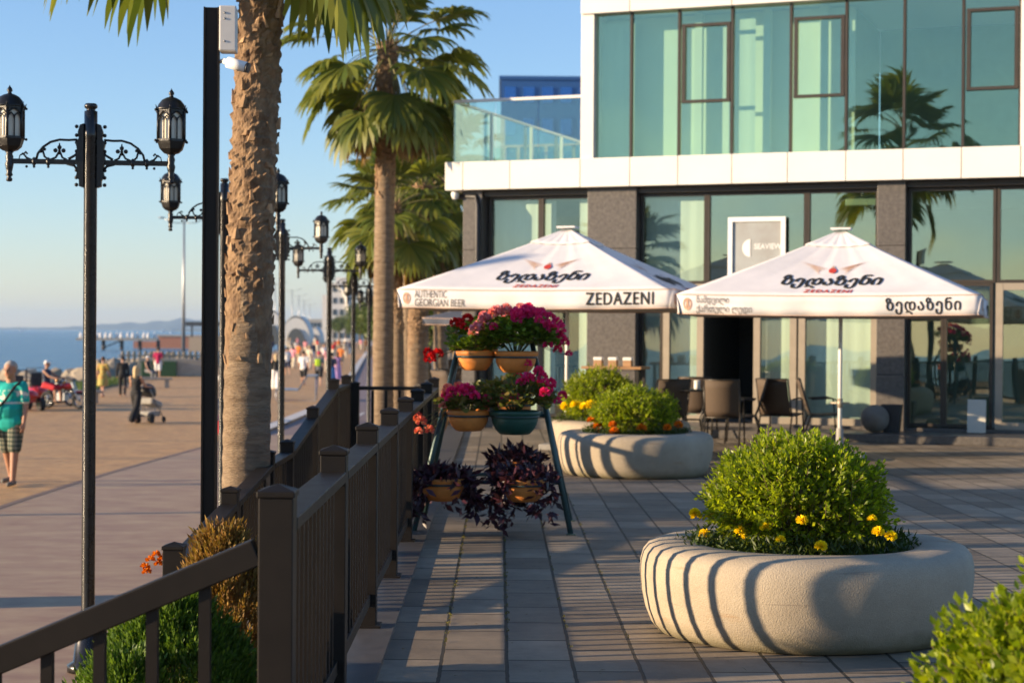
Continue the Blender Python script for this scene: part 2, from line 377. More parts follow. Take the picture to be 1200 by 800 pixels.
bp = _n(nt, 'ShaderNodeBump'); bp.inputs['Distance'].default_value = 2.2; nt.links.new(hsum, bp.inputs['Height']); nt.links.new(bp.outputs[0], b.inputs['Normal'])
stru(t.build('sea', wm))
# far coast: ridge of wooded hills 8-9 km away
def ridge(name, d, pts, mat, thick=900):
    b = MB(); n = 90; v = []; f = []; xs = [p[0] for p in pts]; hs = [p[1] for p in pts]
    for i in range(n+1):
        px = xs[0]+(xs[-1]-xs[0])*i/n; h = float(np.interp(px, xs, hs))*(1+.12*math.sin(i*1.7)+.08*math.sin(i*.63+2))
        X = (px-585)*d/2083; z = max(2, h*d/2083)
        v += [(X, d-thick*.4, -4), (X, d, z), (X, d+thick, -4)]
    for i in range(n):
        a = 3*i; f += [(a, a+3, a+4, a+1), (a+1, a+4, a+5, a+2)]
    return stru(b.add(v, f, True).build(name, mat))
HILL = M('wooded_hill', (.05, .07, .045), .95, var=.3, vs=.004)
ridge('hills', 8200, [(-200, 1.5), (60, 2), (110, 5), (150, 8), (190, 11), (225, 13), (262, 12), (300, 9), (340, 8), (420, 8), (560, 6)], HILL)
ridge('near_coast_hill', 5200, [(205, .4), (240, 3), (300, 6), (380, 8), (470, 9), (600, 9)], HILL, 500)
hz = MB(); hz.box((-3000, 4800, 48), (19000, 10600, 106))
hm = bpy.data.materials.new('haze_air'); hm.use_nodes = True; nt = hm.node_tree; nt.nodes.remove(nt.nodes['Principled BSDF'])
pv = _n(nt, 'ShaderNodeVolumePrincipled'); pv.inputs['Color'].default_value = (.50, .72, 1, 1); pv.inputs['Density'].default_value = 1.1e-4; pv.inputs['Anisotropy'].default_value = .25
nt.links.new(pv.outputs[0], nt.nodes['Material Output'].inputs['Volume'])
o = hz.build('haze', hm); o['kind'] = 'stuff'

# ------------------------------------------------------------------ the glass fronted building
TH = R(21.3); O = at(1100, 517, 26.9); O.z = 0
NRM = Vector((-math.sin(TH), -math.cos(TH), 0)); UAX = Vector((math.cos(TH), -math.sin(TH), 0))
def fac(px, py, off=0.0):
    v = ray(px, py); P = O+NRM*off; k = (P-EYE).dot(NRM)/v.dot(NRM); p = EYE+v*k; return (p-O).dot(UAX), p.z
def fs(px, py=390, off=0.0): return fac(px, py, off)[0]
B = thing('restaurant_building', 'two-storey white restaurant building with green glass upper floor and dark granite pillars', 'building', O, -TH)
ZB = fac(860, 216)[1]; ZT = fac(790, 183.5)[1]; ZU = fac(760, 14)[1]; SEND = fs(1420)
sL, sU, sUr = fs(525, 200), fs(683, 100), fs(1197, 100)
def panels(b, s0, s1, z0, z1, cuts, y0=-.14, y1=.0, gap=.012):
    e = [s0]+sorted(cuts)+[s1]
    for a, c in zip(e, e[1:]): b.box(((a+c)/2, (y0+y1)/2, (z0+z1)/2), (c-a-gap, y1-y0, z1-z0))
w = MB(); panels(w, sL, SEND, ZB, ZT, [fs(x, 200) for x in (546, 601, 683, 741, 797, 860, 925, 993, 1060, 1128, 1197, 1270, 1340)])
w.box(((sL+SEND)/2, 4, (ZB+ZT)/2-.01), (SEND-sL-.03, 8, ZT-ZB-.04)); w.build('fascia', WHITEP, B, bevel=.004)
w = MB(); w.box((sU+.11, 4.0, (ZT+ZU)/2+.3), (.22, 8.2, ZU-ZT+.6)); w.box((sUr+.10, -.02, (ZT+ZU)/2), (.2, .2, ZU-ZT))
panels(w, sU, SEND, ZU, ZU+1.1, [fs(x, 10) for x in (741, 860, 993, 1128, 1270)], -.145, .0)
w.box(((sU+SEND)/2, 4.1, ZU+.55), (SEND-sU-.03, 8, 1.06)); w.build('upper_frame', WHITEP, B, bevel=.004)
# upper glazing
GUP = GLASS('green_reflective_glass', (.80, .95, .70), (.86, .97, .90), .16, wave=.008)
GLO = GLASS('grey_green_glass', (.88, .90, .74), (.74, .85, .77), .24, wave=.006); GCL = GLASS('pale_green_glass', (.88, .94, .80), (.92, .985, .945), .10, wave=.006)
def tilt(g, q=.005):
    x0 = min(v[0] for v in g.v); x1 = max(v[0] for v in g.v); z0_ = min(v[2] for v in g.v); z1_ = max(v[2] for v in g.v); a, c = random.uniform(-q, q), random.uniform(-q, q)
    g.v = [(x, y+a*(2*(x-x0)/(x1-x0)-1)+c*(2*(z-z0_)/(z1_-z0_)-1), z) for x, y, z in g.v]
mx = [698, 741, 797, 859, 928, 993, 1061, 1130, 1197]
ms = [fs(x, 100) for x in mx]
for i in range(len(ms)-1):
    g = MB(); g.box(((ms[i]+ms[i+1])/2, .03+.004*(i % 2), (ZT+ZU)/2), (ms[i+1]-ms[i]-.02, .01, ZU-ZT)); tilt(g); wn = g.build('window', GUP, B)
    f = MB(); f.box((ms[i+1]-.018, .02, (ZT+ZU)/2), (.04, .08, ZU-ZT-.004))
    if i in (2, 4, 7):
        xa = mx[i]+15; a, c = ms[i]+.03, ms[i+1]-.045; zt, zb = fac(xa, (30, 22, 12)[(2, 4, 7).index(i)])[1], fac(xa, (119, 113, 104)[(2, 4, 7).index(i)])[1]
        for z in (zt, zb): f.box(((a+c)/2, .005, z), (c-a, .07, .045))
        for s in (a+.03, c-.03): f.box((s, .005, (zt+zb)/2), (.055, .06, zt-zb-.046))
    f.build('window_frame', BROWNF, wn)
g = MB()
for i, s0 in enumerate((fs(1215, 100), fs(1300, 100))): g.box((s0+.6, .03, (ZT+ZU)/2), (1.1, .01, ZU-ZT))
g.build('side_window', GUP, B)
INT = M('interior_plaster', (.66, .66, .58), .8, var=.06, vs=1.0); INT_SHADE = M('interior_shade', (.035, .04, .035), .7, var=.2)
w = MB(); s1_ = fs(995, 100); w.box(((sU+.23+s1_)/2, .55, (ZT+ZU)/2), (s1_-sU-.24, .06, ZU-ZT-.02))  # pale sheet set close behind the glass so sunlight brightens the panes evenly
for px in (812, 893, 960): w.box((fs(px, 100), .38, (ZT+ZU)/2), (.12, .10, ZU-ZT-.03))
w.build('sunlit_backing', INT, B); w = MB(); w.box(((s1_+SEND)/2, 3.0, (ZT+ZU)/2), (SEND-s1_, .1, ZU-ZT-.02)); w.box((s1_-.06, 1.77, (ZT+ZU)/2), (.08, 2.37, ZU-ZT-.03)); w.build('back_wall', M('painted_shade_wall', (.22, .23, .19), .8, var=.1), B)  # room shade is put into the darker colour of this back wall
CURT = M('white_curtain', (.60, .62, .57), .8, var=.05, vs=3, stretch=(5, 1, .2))
def curtain(s0, s1, z0, z1, y, amp=.003, name='curtain'):
    b = MB(); n = max(6, int((s1-s0)*30)); v = []; f = []
    for i in range(n+1):
        x = s0+(s1-s0)*i/n; q = y+amp*math.sin(i*.95)+amp*.6*math.sin(i*.37)
        v += [(x, q, z0), (x, q, z1)]
    for i in range(n): f.append((2*i, 2*i+2, 2*i+3, 2*i+1))
    return b.add(v, f, True).build(name, CURT, B)
curtain(fs(700, 100), fs(738, 100), ZT+.03, ZU-.1, .25); curtain(fs(861, 100), fs(880, 100), ZT+.03, ZU-.1, .3)
# ground floor: pillars, glazing, doors
PIL = [(541, 563), (687, 744), (1027, 1060)]
for a, c in PIL:
    p = MB(); s0, s1 = fs(a, 300), fs(c, 300); n = 4
    for k in range(n): p.box(((s0+s1)/2, .3, ZB*(k+.5)/n), (s1-s0, .5, ZB/n-.006))
    p.build('pillar', GRANITE, B, bevel=.004)
PX = .32
ztr = fac(1100, 331)[1]; z0 = .2
def pane(a, c, zlo, zhi, gl=GLO, fr=BROWNF, w_=.05, name='window', y=PX):
    s0, s1 = fs(a, 300), fs(c, 300); g = MB(); g.box(((s0+s1)/2, y, (zlo+zhi)/2), (s1-s0-w_, .012, zhi-zlo-w_)); tilt(g, .003); q = g.build(name, gl, B)
    f = MB()
    for s in (s0+w_/2, s1-w_/2): f.box((s, y-.01, (zlo+zhi)/2), (w_-.004, .09, zhi-zlo-.004))
    for z in (zlo+w_/2, zhi-w_/2): f.box(((s0+s1)/2, y-.012, z), (s1-s0-2*w_, .08, w_-.004))
    f.build('frame', fr, q); return q
zt0 = ZB-.1
for a, c in ((566, 627), (627, 686)): pane(a, c, z0, zt0, GCL)
for a, c in ((745, 823), (823, 941), (941, 1026), (1061, 1165), (1166, 1262), (1263, 1360)): pane(a, c, ztr, zt0, GCL if a < 800 else GLO)
for a, c in ((745, 772), (1061, 1104), (1104, 1162), (1263, 1360)): pane(a, c, z0, ztr, GCL if a < 800 else GLO)
for a, c in ((772, 820), (879, 930), (932, 1026), (1165, 1262)): pane(a, c, z0-.02, ztr, GCL if a < 1100 else GLO, fr=ALU, w_=.11, name='door')
w = MB(); w.box(((sL+SEND)/2, .28, ZB-.05), (SEND-sL-.4, .3, .09)); w.build('soffit', BROWNF, B)
w = MB(); w.box(((sL+SEND)/2+.2, .42, .09), (SEND-sL-.6, .5, .18)); w.build('plinth', GRANITE, B)
w = MB(); w.box(((fs(700)+SEND)/2, -.42, .065), (SEND-fs(700), 1.15, .13)); w.build('doorstep', GRANITE, B, bevel=.01)
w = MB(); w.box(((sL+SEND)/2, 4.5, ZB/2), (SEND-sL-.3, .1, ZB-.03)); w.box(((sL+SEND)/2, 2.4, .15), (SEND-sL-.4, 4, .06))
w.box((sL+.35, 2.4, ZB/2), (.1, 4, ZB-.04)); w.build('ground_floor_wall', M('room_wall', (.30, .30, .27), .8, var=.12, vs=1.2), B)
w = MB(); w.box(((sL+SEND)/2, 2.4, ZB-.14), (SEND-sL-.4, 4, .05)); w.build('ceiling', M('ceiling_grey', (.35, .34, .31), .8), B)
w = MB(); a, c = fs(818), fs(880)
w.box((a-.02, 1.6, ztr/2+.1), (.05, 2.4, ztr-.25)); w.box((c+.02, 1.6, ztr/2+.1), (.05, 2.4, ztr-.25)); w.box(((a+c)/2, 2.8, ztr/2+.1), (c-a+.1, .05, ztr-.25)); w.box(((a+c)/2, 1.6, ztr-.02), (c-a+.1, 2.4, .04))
w.build('doorway_shade_box', INT_SHADE, B)  # dark box behind the open doorway; its colour stands for the indoor shade
for a, c, zl, zh in ((747, 770, z0, ztr), (775, 818, z0, ztr), (884, 926, z0, ztr), (938, 1022, z0, ztr), (747, 821, ztr, zt0), (568, 640, z0, zt0), (668, 684, z0, zt0)): curtain(fs(a), fs(c), zl+.05, zh-.03, .46)
w = MB(); w.box((fs(1003, 228), .62, fac(1003, 229)[1]), (.52, .22, .24)); w.build('air_conditioner', WHITE, B, bevel=.02)
s0, zz = fac(1022, 250); w = MB(); w.tube([(s0-.03, .55, zz+.25), (s0, .53, zz+.1), (s0+.02, .53, zz-.15), (s0-.02, .5, zz-.35)], .022); w.build('yellow_hose', M('yellow_plastic', (.75, .55, .06), .5), B)
# poster behind the glass
sa, za = fac(850, 254); sb, zb_ = fac(917, 342)
p = MB(); p.box(((sa+sb)/2, .215, (za+zb_)/2), (sb-sa-.13, .02, za-zb_-.13)); po = p.build('poster', M('poster_print', (.40, .45, .46), .5, c2=(.26, .24, .22), vs=.9), B)
p = MB()
for s in (sa+.035, sb-.035): p.box((s, .20, (za+zb_)/2), (.07, .05, za-zb_))
for z in (za-.035, zb_+.035): p.box(((sa+sb)/2, .20, z), (sb-sa-.145, .05, .07))
p.build('poster_frame', M('bright_white', (.85, .85, .83), .4, var=0), po)
sm, zm = fac(870, 290); p = MB(); n = 14
p.add([(sm+.08, .198, zm+.14*math.sin(math.pi/2+math.pi*k/n)*1.0) if k in (0, n) else (sm+.08+.13*math.cos(math.pi/2+math.pi*k/n), .198, zm+.14*math.sin(math.pi/2+math.pi*k/n)) for k in range(n+1)], [tuple(range(n+1))])
p.build('poster_emblem', WHITE, po)
text('poster_lettering', 'SEAVIEW', .12, WHITE, po, lambda x, y: (sm+.36+x, .198, zm+.02+y), bold=.003, width=.44)
# balcony
sb0, sb1 = fs(533, 150), fs(683, 150); zb1 = fac(610, 118)[1]
GB = GLASS('balcony_glass', (.80, .88, .82), (.80, .90, .86), .09)
g = MB(); n = 3
for k in range(n): a = sb0+(sb1-sb0)*k/n; c = sb0+(sb1-sb0)*(k+1)/n; g.box(((a+c)/2, -.05, (ZT+zb1)/2), (c-a-.015, .014, zb1-ZT-.01))
g.box((sb0+.01, 3.5, (ZT+zb1)/2), (.014, 7, zb1-ZT-.01)); g.box(((sb0+sb1)/2, 6.9, (ZT+zb1)/2), (sb1-sb0-.1, .014, zb1-ZT-.01)); bal = g.build('balustrade', GB, B)
r = MB(); r.box(((sb0+sb1)/2, -.05, zb1+.02), (sb1-sb0+.04, .06, .045)); r.box((sb0+.01, 3.5, zb1+.021), (.05, 7, .04)); r.box(((sb0+sb1)/2, 6.9, zb1+.02), (sb1-sb0-.1, .05, .045)); r.build('handrail', WHITEP, bal)
r = MB()
for k in range(7): r.box((sb0+.25+(sb1-sb0-.3)*k/6.5, 6.8, (ZT+zb1)/2), (.05, .05, zb1-ZT))
for y in (1.5, 3.5, 5.2): r.box((sb0+.07, y, (ZT+zb1)/2), (.05, .05, zb1-ZT))
r.build('baluster_post', WHITEP, bal)
d = MB(); sd = fs(560, 240); d.tube([(sd, .0, 0.1), (sd, .0, ZB-.25), (sd-.05, .05, ZB-.1), (sd-.5, .1, ZB-.09)], .045, 10); d.build('drainpipe', BLACK, B)
d = MB(); sd = fs(527, 226); d.lathe([(.0, -.09), (.05, -.07), (.07, 0), (.05, .06)], (sd+.1, 0, ZB-.06), 12); d.build('dome_camera', WHITE, B)

# ------------------------------------------------------------------ railings
def post(par, p, h, w=.11):
    b = MB(); x, y, z = p; b.box((x, y, z+h/2-.015), (w, w, h-.03)); b.box((x, y, z+.006), (w+.05, w+.05, .012))
    c = w/2+.006; zt = z+h-.03
    b.add([(x-c, y-c, zt), (x+c, y-c, zt), (x+c, y+c, zt), (x-c, y+c, zt), (x-c, y-c, zt+.02), (x+c, y-c, zt+.02), (x+c, y+c, zt+.02), (x-c, y+c, zt+.02), (x, y, zt+.042)],
          [(0, 3, 2, 1), (0, 1, 5, 4), (1, 2, 6, 5), (2, 3, 7, 6), (3, 0, 4, 7), (4, 5, 8), (5, 6, 8), (6, 7, 8), (7, 4, 8)])
    return b.build('post', DARK, par, bevel=.004)
def panel(par, a, c, top=.98, bot=.15, w=.055, step=.145, railw=.115, bar=.034, railh=.044):
    """one bay between two posts: handrail, bottom rail and upright bars; a and c are ground points, the rails follow them"""
    a, c = Vector(a), Vector(c); d = c-a; L = Vector((d.x, d.y, 0)).length; t = d/L; a2 = a+t*w; c2 = c-t*w
    b = MB(); n = max(1, round((L-2*w)/step)); zt, zb = Vector((0, 0, top-.05)), Vector((0, 0, bot))
    for k in range(1, n):
        q = a2+(c2-a2)*k/n; b.box(q+Vector((0, 0, (top-.045+bot+.02)/2)), (bar, bar, top-.045-bot-.025), math.atan2(d.y, d.x))
    p = b.build('bars', DARK, par)
    b = MB(); b.beam(a2+Vector((0, 0, top-railh/2)), c2+Vector((0, 0, top-railh/2)), railw, railh); b.build('handrail', DARK, p, bevel=.005)
    b = MB(); b.beam(a2+zb, c2+zb, .05, .06); b.build('bottom_rail', DARK, p, bevel=.003)
    return p
def fence(name, label, pts, top=.98, ph=1.08, **k):
    o = thing(name, label, 'fence', pts[0]); q = [Vector(p)-Vector(pts[0]) for p in pts]
    for p in q: post(o, p, ph)
    for a, c in zip(q, q[1:]): panel(o, a, c, top, **k)
    return o
YF = [5.66, 7.60, 9.52, 11.45, 13.4, 15.35, 17.3]
fence('railing', 'long dark brown metal railing running along the paved terrace beside the flower stand', [(-.70, y, .022) for y in YF+[19.2]])
fence('railing', 'dark brown ramp railing stepping down to the promenade in front of the palm trunk', [(-1.79, y, rampz(y)) for y in (9.85, 11.9, 13.8, 15.1, 17.15, 19.3, 20.9)])
fence('railing', 'short dark cross rail closing the far end of the ramp', [(-1.70, 21.0, 0), (-.80, 21.0, 0)], top=.95, ph=1.0, railw=.06)
o = thing('railing', 'sloping dark handrail of the terrace steps at the bottom left corner', 'fence', (-.70, 5.66, 0))
a, c = Vector((-.03, -.02, 0)), Vector((-1.75, -.02, -.735)); post(o, (-1.75, -.02, -.735), 1.05)
panel(o, a, c, top=.955, bot=.12, w=.03, step=.163, railw=.065, railh=.085, bar=.036)
fence('railing', 'dark metal railing beyond the umbrellas at the far end of the terrace', [(-.9, 33.5, 0), (.8, 33.5, 0), (2.5, 33.5, 0), (4.2, 33.5, 0)], top=1.0)
fence('railing', 'dark brown terrace railing continuing behind the viewer, seen mirrored in the glass', [(-.70, y, .022) for y in (1.8, -.1, -2.0, -4, -6, -8, -10, -12, -14, -16, -18, -20)])

# ------------------------------------------------------------------ street lamps with two lanterns
LGLASS = M('milky_lamp_glass', (.62, .58, .46), .3, var=.12, vs=12, spec=.6)
def hexpt(k, r): a = 2*math.pi*(k+.5)/6; return Vector((r*math.cos(a), r*math.sin(a), 0))
def lantern(par, x, z):
    """six sided lantern standing on the arm end at height z"""
    b = MB(); o = Vector((x, 0, z))
    b.lathe([(.012, -.14), (.02, -.135), (.022, -.12), (.012, -.11), (.026, -.095), (.018, -.08), (.024, -.05), (.03, -.02), (.022, .0), (.028, .03), (.02, .05), (.03, .065)], o, 10)
    b.lathe([(.03, .065), (.06, .075), (.088, .10), (.10, .135), (.104, .15)], o, 6, smooth=False, a0=math.pi/6)
    zb, zt = .15, .37
    for z0, z1, r in ((zb, zb+.016, .108), (zt-.014, zt, .108)): b.lathe([(r-.03, z0), (r, z0), (r, z1), (r-.03, z1)], o, 6, smooth=False, a0=math.pi/6)
    for k in range(6):
        p = o+hexpt(k, .100); b.tube([p+Vector((0, 0, zb)), p+Vector((0, 0, zt))], .009, 6)
        for zz in (zb+.005, zt-.005): b.ball(o+hexpt(k, .118)+Vector((0, 0, zz)), .010, 6); 
        b.tube([o+hexpt(k, .108)+Vector((0, 0, zt)), o+hexpt(k, .118)+Vector((0, 0, zt+.03))], [.007, .002], 5)
        q = o+hexpt(k+1, .100); m = (p+q)/2; up_ = Vector((0, 0, 1)); n = m-o; n.z = 0; n.normalize(); e = (q-p)
        P = lambda u, zz: p+e*u+up_*zz+n*.002
        b.tube([P(.5, zb), P(.5, zt-.06)], .0045, 4)
        for u0, u1 in ((.06, .5), (.5, .94)):          # two lancets and the pointed arch over them
            uc = (u0+u1)/2; b.tube([P(u0, zt-.085), P(u0+.05, zt-.065), P(uc, zt-.045)], .0045, 4); b.tube([P(u1, zt-.085), P(u1-.05, zt-.065), P(uc, zt-.045)], .0045, 4)
        b.tube([P(.06, zt-.05), P(.25, zt-.03), P(.5, zt-.012)], .006, 4); b.tube([P(.94, zt-.05), P(.75, zt-.03), P(.5, zt-.012)], .006, 4)
        b.add([P(.04, zt-.012), P(.42, zt-.012), P(.04, zt-.055)], [(0, 1, 2)]); b.add([P(.96, zt-.012), P(.58, zt-.012), P(.96, zt-.055)], [(0, 2, 1)])
    b.lathe([(.112, zt), (.10, zt+.012), (.088, zt+.04), (.066, zt+.068), (.035, zt+.085), (.016, zt+.09), (.012, zt+.10), (.02, zt+.112), (.016, zt+.125), (.005, zt+.14), (.001, zt+.15)], o, 18)
    f = b.build('lantern', IRON, par)
    g = MB(); g.lathe([(.085, zb+.004), (.088, zb+.02), (.088, zt-.004)], o, 6, smooth=False, a0=math.pi/6); g.build('lantern_glass', LGLASS, f)
    return f
def street_lamp(h=3.9):
    o = thing('street_lamp', '', 'street lamp', (0, 0, 0), 0, 'black cast iron street lamps along the promenade')
    b = MB(); b.lathe([(.14, 0), (.14, .05), (.10, .07), (.085, .22), (.06, .26), (.052, .30), (.046, .34), (.045, h-.24), (.048, h-.23), (.048, h-.2), (.045, h-.19), (.045, h-.055), (.03, h-.05), (.03, h-.04), (.044, h-.03), (.046, h-.015), (.036, h-.002), (.0, h)], n=20)
    b.build('pole', M('black_gloss_paint', (.014, .014, .014), .28, .2, var=.2, vs=12, bump=.0004, bs=80, coat=.3), o)
    za = h-.405
    for s in (-1, 1):
        b = MB()
        b.prism([(s*.045, h-.58), (s*.045, h-.14), (s*.07, h-.15), (s*.085, h-.2), (s*.078, h-.24), (s*.098, h-.28), (s*.088, h-.33), (s*.10, h-.38), (s*.085, h-.46), (s*.095, h-.5), (s*.075, h-.53), (s*.075, h-.57)], -.03, .03)
        for zz in (.16, .22, .27, .33, .40, .46, .51, .56): b.ball((s*.095, 0, h-zz), .014, 6)
        b.beam((s*.08, 0, za), (s*.54, 0, za), .022, .034)
        b.tube([(s*.08, 0, za-.06), (s*.11, 0, za-.025), (s*.16, 0, za-.012)], .010, 6); b.tube([(s*.08, 0, za+.09), (s*.10, 0, za+.05), (s*.15, 0, za+.02)], .010, 6)
        arc = [(s*.09, 0, za+.155), (s*.15, 0, za+.15), (s*.21, 0, za+.152), (s*.27, 0, za+.135), (s*.32, 0, za+.10), (s*.355, 0, za+.055), (s*.365, 0, za+.015)]
        b.tube(arc, .009, 6)
        b.tube([(s*.16, 0, za+.015), (s*.19, 0, za+.03), (s*.205, 0, za+.065)], .008, 6); b.tube([(s*.27, 0, za+.015), (s*.235, 0, za+.03), (s*.215, 0, za+.065)], .008, 6)
        for dx, dz in ((0, .10), (-.027, .078), (.027, .078)): b.ball((s*.21+dx, 0, za+dz), .016, 8)
        b.tube([(s*.21, 0, za+.05), (s*.21, 0, za+.13)], [.012, .004], 6)
        b.tube([(s*.285, 0, za+.015), (s*.31, 0, za+.035), (s*.325, 0, za+.085)], .008, 6)
        for q in (.325, .09), (.335, .07), (.31, .085): b.ball((s*q[0], 0, za+q[1]), .012, 6)
        b.tube([(s*.40, 0, za+.012), (s*.43, 0, za+.025), (s*.45, 0, za+.05), (s*.435, 0, za+.065), (s*.425, 0, za+.05)], .008, 6); b.tube([(s*.45, 0, za+.055), (s*.475, 0, za+.04), (s*.48, 0, za+.015)], [.009, .004, .004], 6)
        for q in (.285, .38): b.ball((s*q, 0, za), .017, 8, (1, 1, 1.9))
        for q in (.285, .38, .43): b.ball((s*q, 0, za-.035), .010, 6)
        b.build('arm', IRON, o)
        lantern(o, s*.545, za+.0)
    return o
LAMPS = [(105, 12.25), (262, 18.2), (330, 24.6), (385.5, 31.2), (414, 37.4), (432.5, 44.5), (444, 52)]
LL = ['nearest black street lamp with two lanterns, whole against the sky at the left edge', 'black street lamp half hidden behind the square steel pole and palm trunk', 'black street lamp just right of the thick palm trunk',
      'slim black street lamp between the palm trunk and the far palms', 'black street lamp second from the far palm row', 'black street lamp close beside the pale far palm trunk', 'farthest black street lamp, its lanterns in front of the far palm trunk']
lamp0 = street_lamp()
for i, (px, d) in enumerate(LAMPS):
    o = lamp0 if i == 0 else dup(lamp0)
    p = at(px, 395, d); o.location = (p.x, d, zp(d) if d > 21 or True else 0); o['label'] = LL[i]; o.rotation_euler.z = R((6, 3, -4, 2, 5, -3, 4)[i])

# ------------------------------------------------------------------ square steel pole with box and camera
p = at(246, 395, 12.3); o = thing('steel_pole', 'tall dark square steel pole with white cabinet and security camera before the palm trunk', 'pole', (p.x, 12.3, -.74), R(4))
b = MB(); H = 4.56
b.box((-.047, 0, H/2), (.012, .10, H)); b.box((.047, 0, H/2), (.012, .10, H)); b.box((0, -.0, H/2), (.082, .06, H)); b.box((0, 0, .01), (.2, .2, .02)); b.build('pole_profile', DARK, o)
b = MB(); b.box((.115, -.01, H-.15), (.115, .16, .31)); cab = b.build('cabinet', M('white_plastic', (.66, .64, .59), .5, var=.06), o, bevel=.008)
b = MB()
for z in (-.06, -.12, -.26): b.lathe([(.009, 0), (.009, .006), (.004, .008)], (0, 0, 0), 8)
for i, z in enumerate((.045, .085, .24)): b.ball((.095, -.092, H-z), .008, 6, (1, .5, 1))
b.build('cabinet_screw', STEEL, cab)
b = MB(); ax = Vector((.95, -.25, -.28)).normalized(); c0 = Vector((.085, -.04, H-.37))
b.tube([(.05, 0, H-.37), (.09, -.02, H-.36)], .014); b.tube([c0, c0+ax*.05], .02); b.tube([c0+ax*.03, c0+ax*.17], .038, 14); cm = b.build('security_camera', WHITE, o)
b = MB(); b.tube([c0+ax*.171, c0+ax*.19], .036, 14); b.build('camera_lens', BLACK, cm)

# ------------------------------------------------------------------ fan palms
BARK = M('palm_bark', (.31, .205, .115), .9, c2=(.11, .062, .032), vs=11, stretch=(1, 1, .6), bump=.014, bs=45)
BARKL = M('palm_ringed_bark', (.31, .232, .15), .9, c2=(.15, .10, .06), vs=5, stretch=(1, 1, 6), bump=.02, bs=22)
BOOT = M('palm_leaf_base', (.33, .21, .115), .9, var=.3, vs=14, island=.5, bump=.006, bs=30)
PALM = LEAF('palm_leaf', [(.07, .11, .02), (.13, .165, .028), (.20, .21, .035), (.10, .14, .025)], .38)
DRY = LEAF('dry_palm_leaf', [(.26, .17, .08), (.36, .25, .12), (.20, .13, .06)], .3, .7)
STALK = M('palm_leaf_stalk', (.14, .13, .04), .6, var=.25)
def trunk(par, h, r0, r1, lean, bz, n=48, boots=True, flare=.35, cell=.095):
    """trunk from z=0 to h: ringed bark below bz; above it a lattice of cut leaf bases, each lapping over the next"""
    m = int(h/.022); nc = max(7, int(round(2*math.pi*r0/(cell*1.25)))); rnd = {}; lx, ly = lean; b = MB(); v = []
    for i in range(m+1):
        t = i/m; z = h*t; r = (r0+(r1-r0)*min(1, t*1.3))*(1+flare*math.exp(-z/.28)); g = min(1, max(0, (z-bz)/.5))
        for k in range(n):
            a = 2*math.pi*k/n; q = 1+.018*math.sin(z*38+math.sin(a*2)*.8)+.022*math.sin(3*a+z*1.3)+random.uniform(-.010, .010); e = 0
            if g > 0:
                zz = z/cell+.35*math.sin(a*3+z*2.1); j = math.floor(zz); fz = zz-j; u = a/(2*math.pi)*nc+.5*(j % 2)+.12*math.sin(j*2.3); c = math.floor(u) % nc; fu = abs(u-math.floor(u)-.5)*2
                rr = rnd.setdefault((j, c), random.uniform(.25, 1.25)); e = g*(.034*rr*(fz**1.4)*(1-fu**3)-.010+random.uniform(-.004, .004))
            v.append(((r*q+e)*math.cos(a)+lx*t*t, (r*q+e)*math.sin(a)+ly*t*t, z))
    for i in range(m):
        zc = h*(i+.5)/m
        for k in range(n):
            b.f.append((i*n+k, i*n+(k+1) % n, (i+1)*n+(k+1) % n, (i+1)*n+k)); b.mi.append(1 if zc < bz+.25*math.sin(k*.4)+.1*math.sin(k*1.7) else 0); b.sm.append(zc < bz)
    b.v = v
    if boots:                        # ragged stubs and fibres that stand off the lattice, more of them near the crown
        b.k = 2; z = bz-.3; k = 0
        while z < h:
            t = z/h; dens = .35+.5*max(0, t-.6)/.4; r = (r0+(r1-r0)*min(1, t*1.3))*1.02
            if random.random() < dens:
                a = k*2.399+random.uniform(-.5, .5); c = Vector((lx*t*t, ly*t*t, z)); e = Vector((math.cos(a), math.sin(a), 0)); s = Vector((-e.y, e.x, 0))
                ww = random.uniform(.008, .045)*r0/.2; L = random.uniform(.03, .11)*(.5+.8*t); th = random.uniform(.006, .018); p0 = c+e*r; tip = p0+e*L*random.uniform(.02, .22+.5*max(0, t-.8))+Vector((0, 0, L))+s*random.uniform(-.04, .04); w2 = random.uniform(.1, .8)
                b.add([p0-s*ww-e*.03, p0+s*ww-e*.03, p0+s*ww*.6+e*th, p0-s*ww*.6+e*th, tip-s*ww*w2, tip+s*ww*w2*.8+Vector((0, 0, random.uniform(-.02, .02))), tip+s*ww*w2*.6+e*th*.6, tip-s*ww*w2*.5+e*th*.6],
                      [(0, 3, 2, 1), (4, 5, 6, 7), (0, 1, 5, 4), (1, 2, 6, 5), (2, 3, 7, 6), (3, 0, 4, 7)])
            k += 1; z += random.uniform(.006, .014)*(.2/r0)**.5
    return b.build('trunk', [BARK, BARKL, BOOT], par)
